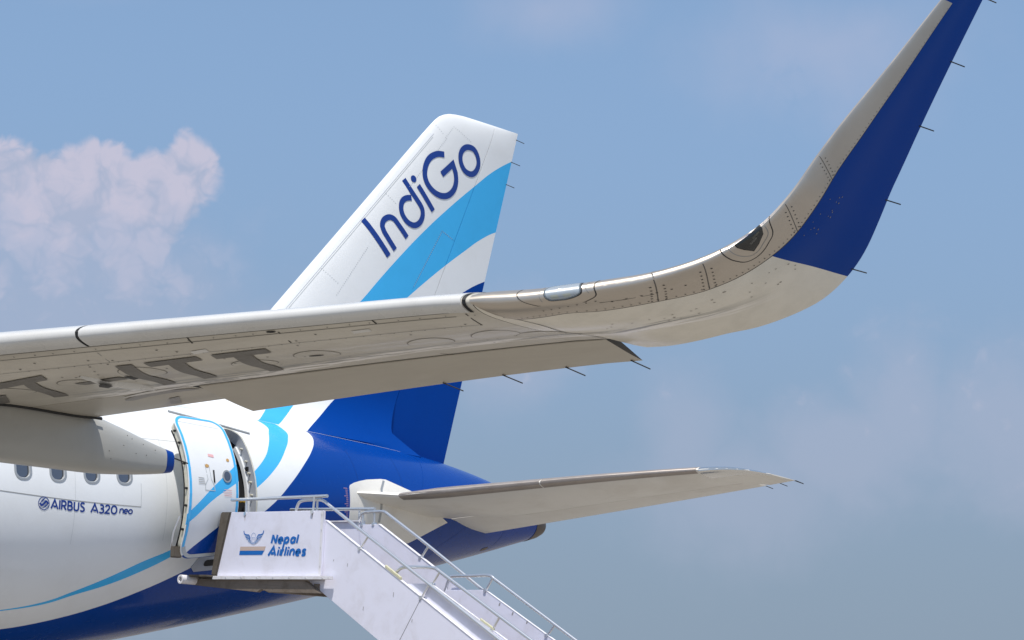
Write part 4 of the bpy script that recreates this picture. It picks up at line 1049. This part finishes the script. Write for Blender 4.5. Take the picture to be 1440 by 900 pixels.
post(XF-.02, (-5.30, -.30), (-5.165, -.45)); post(XF-.02, (-4.23, .21), (-4.23, .04)); post(XF-.02, (-4.0, .18), (-4.0, .04))
post(28.631, (-6.65, -.76), (-6.53, -.91)); post(28.631, (-7.69, -1.33), (-7.57, -1.49)); post(28.631, (-8.8, -1.93), (-8.68, -2.08))
post(29.645, (-6.57, -.765), (-6.46, -.92)); post(29.645, (-7.65, -1.37), (-7.53, -1.50)); post(29.645, (-8.8, -2.02), (-8.68, -2.14))
sp(slab('guide_block', [(-5.73, -.642), (-6.02, -.807), (-6.02, -.845), (-5.73, -.680)], 28.565, 28.60, M['tape'], st, .004))
sp(slab('guide_block', [(-7.38, -1.335), (-7.61, -1.458), (-7.61, -1.486), (-7.38, -1.363)], 28.615, 28.645, M['tape'], st, .004))
sp(slab('panel_seam', [(-6.385, -1.09), (-6.391, -1.09), (-5.93, -1.74), (-5.924, -1.74)], XN+.0185, XN+.0215, M['faint'], st))
rs_ = random.Random(3)
def bolt(x, y, z, r_=.009): sp(tube('bolt_head', [(x, y, z), (x-.006, y, z)], r_, M['steel'], st, 6))
for k in range(7): bolt(XN-.1, -2.7-.33*k, -.716-.011*k)
for z in (.05, -.15, -.38, -.62): bolt(XN-.033, -4.545+.004*z, z, .008)
for y, z, l in ((-5.02, -.62, .05), (-5.9, -1.02, .07), (-5.35, -1.18, .06), (-4.75, -.55, .03), (-6.25, -1.35, .05)):
    sp(patch('scuff_mark', [(-y+.006*math.cos(t_)+.004*math.sin(3*t_), z+l*.5*math.sin(t_)) for t_ in lin(0, 5.8, 9)], lambda a, b, o: np.array([XN+.022-o, -a, b]), M['scuff'], st, off=.0015, n=1, rings=1))
for y, z in ((-6.72, -1.10), (-6.95, -1.22), (-7.2, -1.33)):
    sp(patch('scuff_mark', [(-y+.016*math.cos(t_), z+.02*math.sin(t_)+.012*math.cos(t_)) for t_ in lin(0, 5.8, 9)], lambda a, b, o: np.array([29.63-o, -a, b]), M['scuff'], st, off=.0015, n=1, rings=1))
for y, z in ((-4.34, .085), (-2.95, .135)):
    sp(patch('rust_run', [(-y-.008, z), (-y+.01, z), (-y+.006, z-.07), (-y-.001, z-.10)], pn0, M['rustrun'], st, off=.0012, n=2, rings=1))
# lettering and emblem on the panel that faces forward
def pn(a, b, off): return np.array([XN-.021-off, -a, b-.037*(a-3.4)])
na, _ = text_lines('Nepal', 3.525, -.277, .112, .036, .20, .30, 1.52)
aa, _ = text_lines('Airlines', 3.480, -.440, .114, .036, .20, .30, 1.50)
px_ = 3.525+.112*1.52*(.62+.20+.52+.20+.05)
na[2].append(([(px_-.30*.112*.25, -.277-.25*.112), (px_-.30*.112*1.44, -.277-.162)], .033))
nb = []
for g in na+nb+aa: sp(strokes('panel_letter', g, pn, M['nblue'], st, off=.002))
sp(patch('tan_bar', [(2.885, -.318), (3.42, -.318), (3.395, -.372), (2.876, -.372)], pn, M['tan'], st, off=.0015, n=1, rings=1))
sp(patch('blue_bar', [(2.876, -.373), (3.394, -.373), (3.35, -.430), (2.866, -.430)], pn, M['nblue'], st, off=.0015, n=1, rings=1))
def bird(sg):
    f = lambda P: [(3.155+sg*a, b) for a, b in P]
    return [(f(catmull([(.21, -.105), (.195, -.145), (.15, -.16), (.10, -.165), (.07, -.21)], 5)), .016, 'nblue'),
            (f(catmull([(.185, -.165), (.15, -.18), (.10, -.185), (.07, -.23)], 5)), .012, 'npale'),
            (f(catmull([(.17, -.185), (.13, -.20), (.09, -.21), (.06, -.245)], 5)), .012, 'nblue'),
            (f(catmull([(.15, -.21), (.11, -.225), (.08, -.235), (.04, -.265)], 5)), .014, 'npale'),
            (f(catmull([(.11, -.24), (.07, -.26), (.03, -.275), (0, -.28)], 5)), .012, 'npale')]
for mk in ('nblue', 'npale'):
    sp(strokes('winged_emblem', [(p, w) for s_ in (-1, 1) for p, w, k in bird(s_) if k == mk], pn, M[mk], st, off=.002))
sp(strokes('winged_emblem', [(arc(3.155, -.20, .05, .065, 0, 360, 20), .006), ([(3.13, -.19), (3.145, -.235)], .006), ([(3.165, -.185), (3.175, -.235)], .006), ([(3.12, -.2), (3.19, -.2)], .005)], pn, M['npale'], st, off=.002))
# undercarriage of the stairs, below the picture
for x in (XN, XF):
    sp(tube('support_leg', [(x, -8.3, -2.9), (x, -8.3, -3.4)], .05, M['rust'], st, 8))
sp(box('chassis', (XN-.1, -9.6, -3.45), (XF+.1, -4.6, -3.3), M['stair'], st, .02))
for x in (XN-.12, XF+.12):
    for y in (-5.4, -8.9): sp(tube('wheel', [(x-.1, y, -GROUND+.3), (x+.1, y, -GROUND+.3)], .3, M['asphalt'], st, 20))
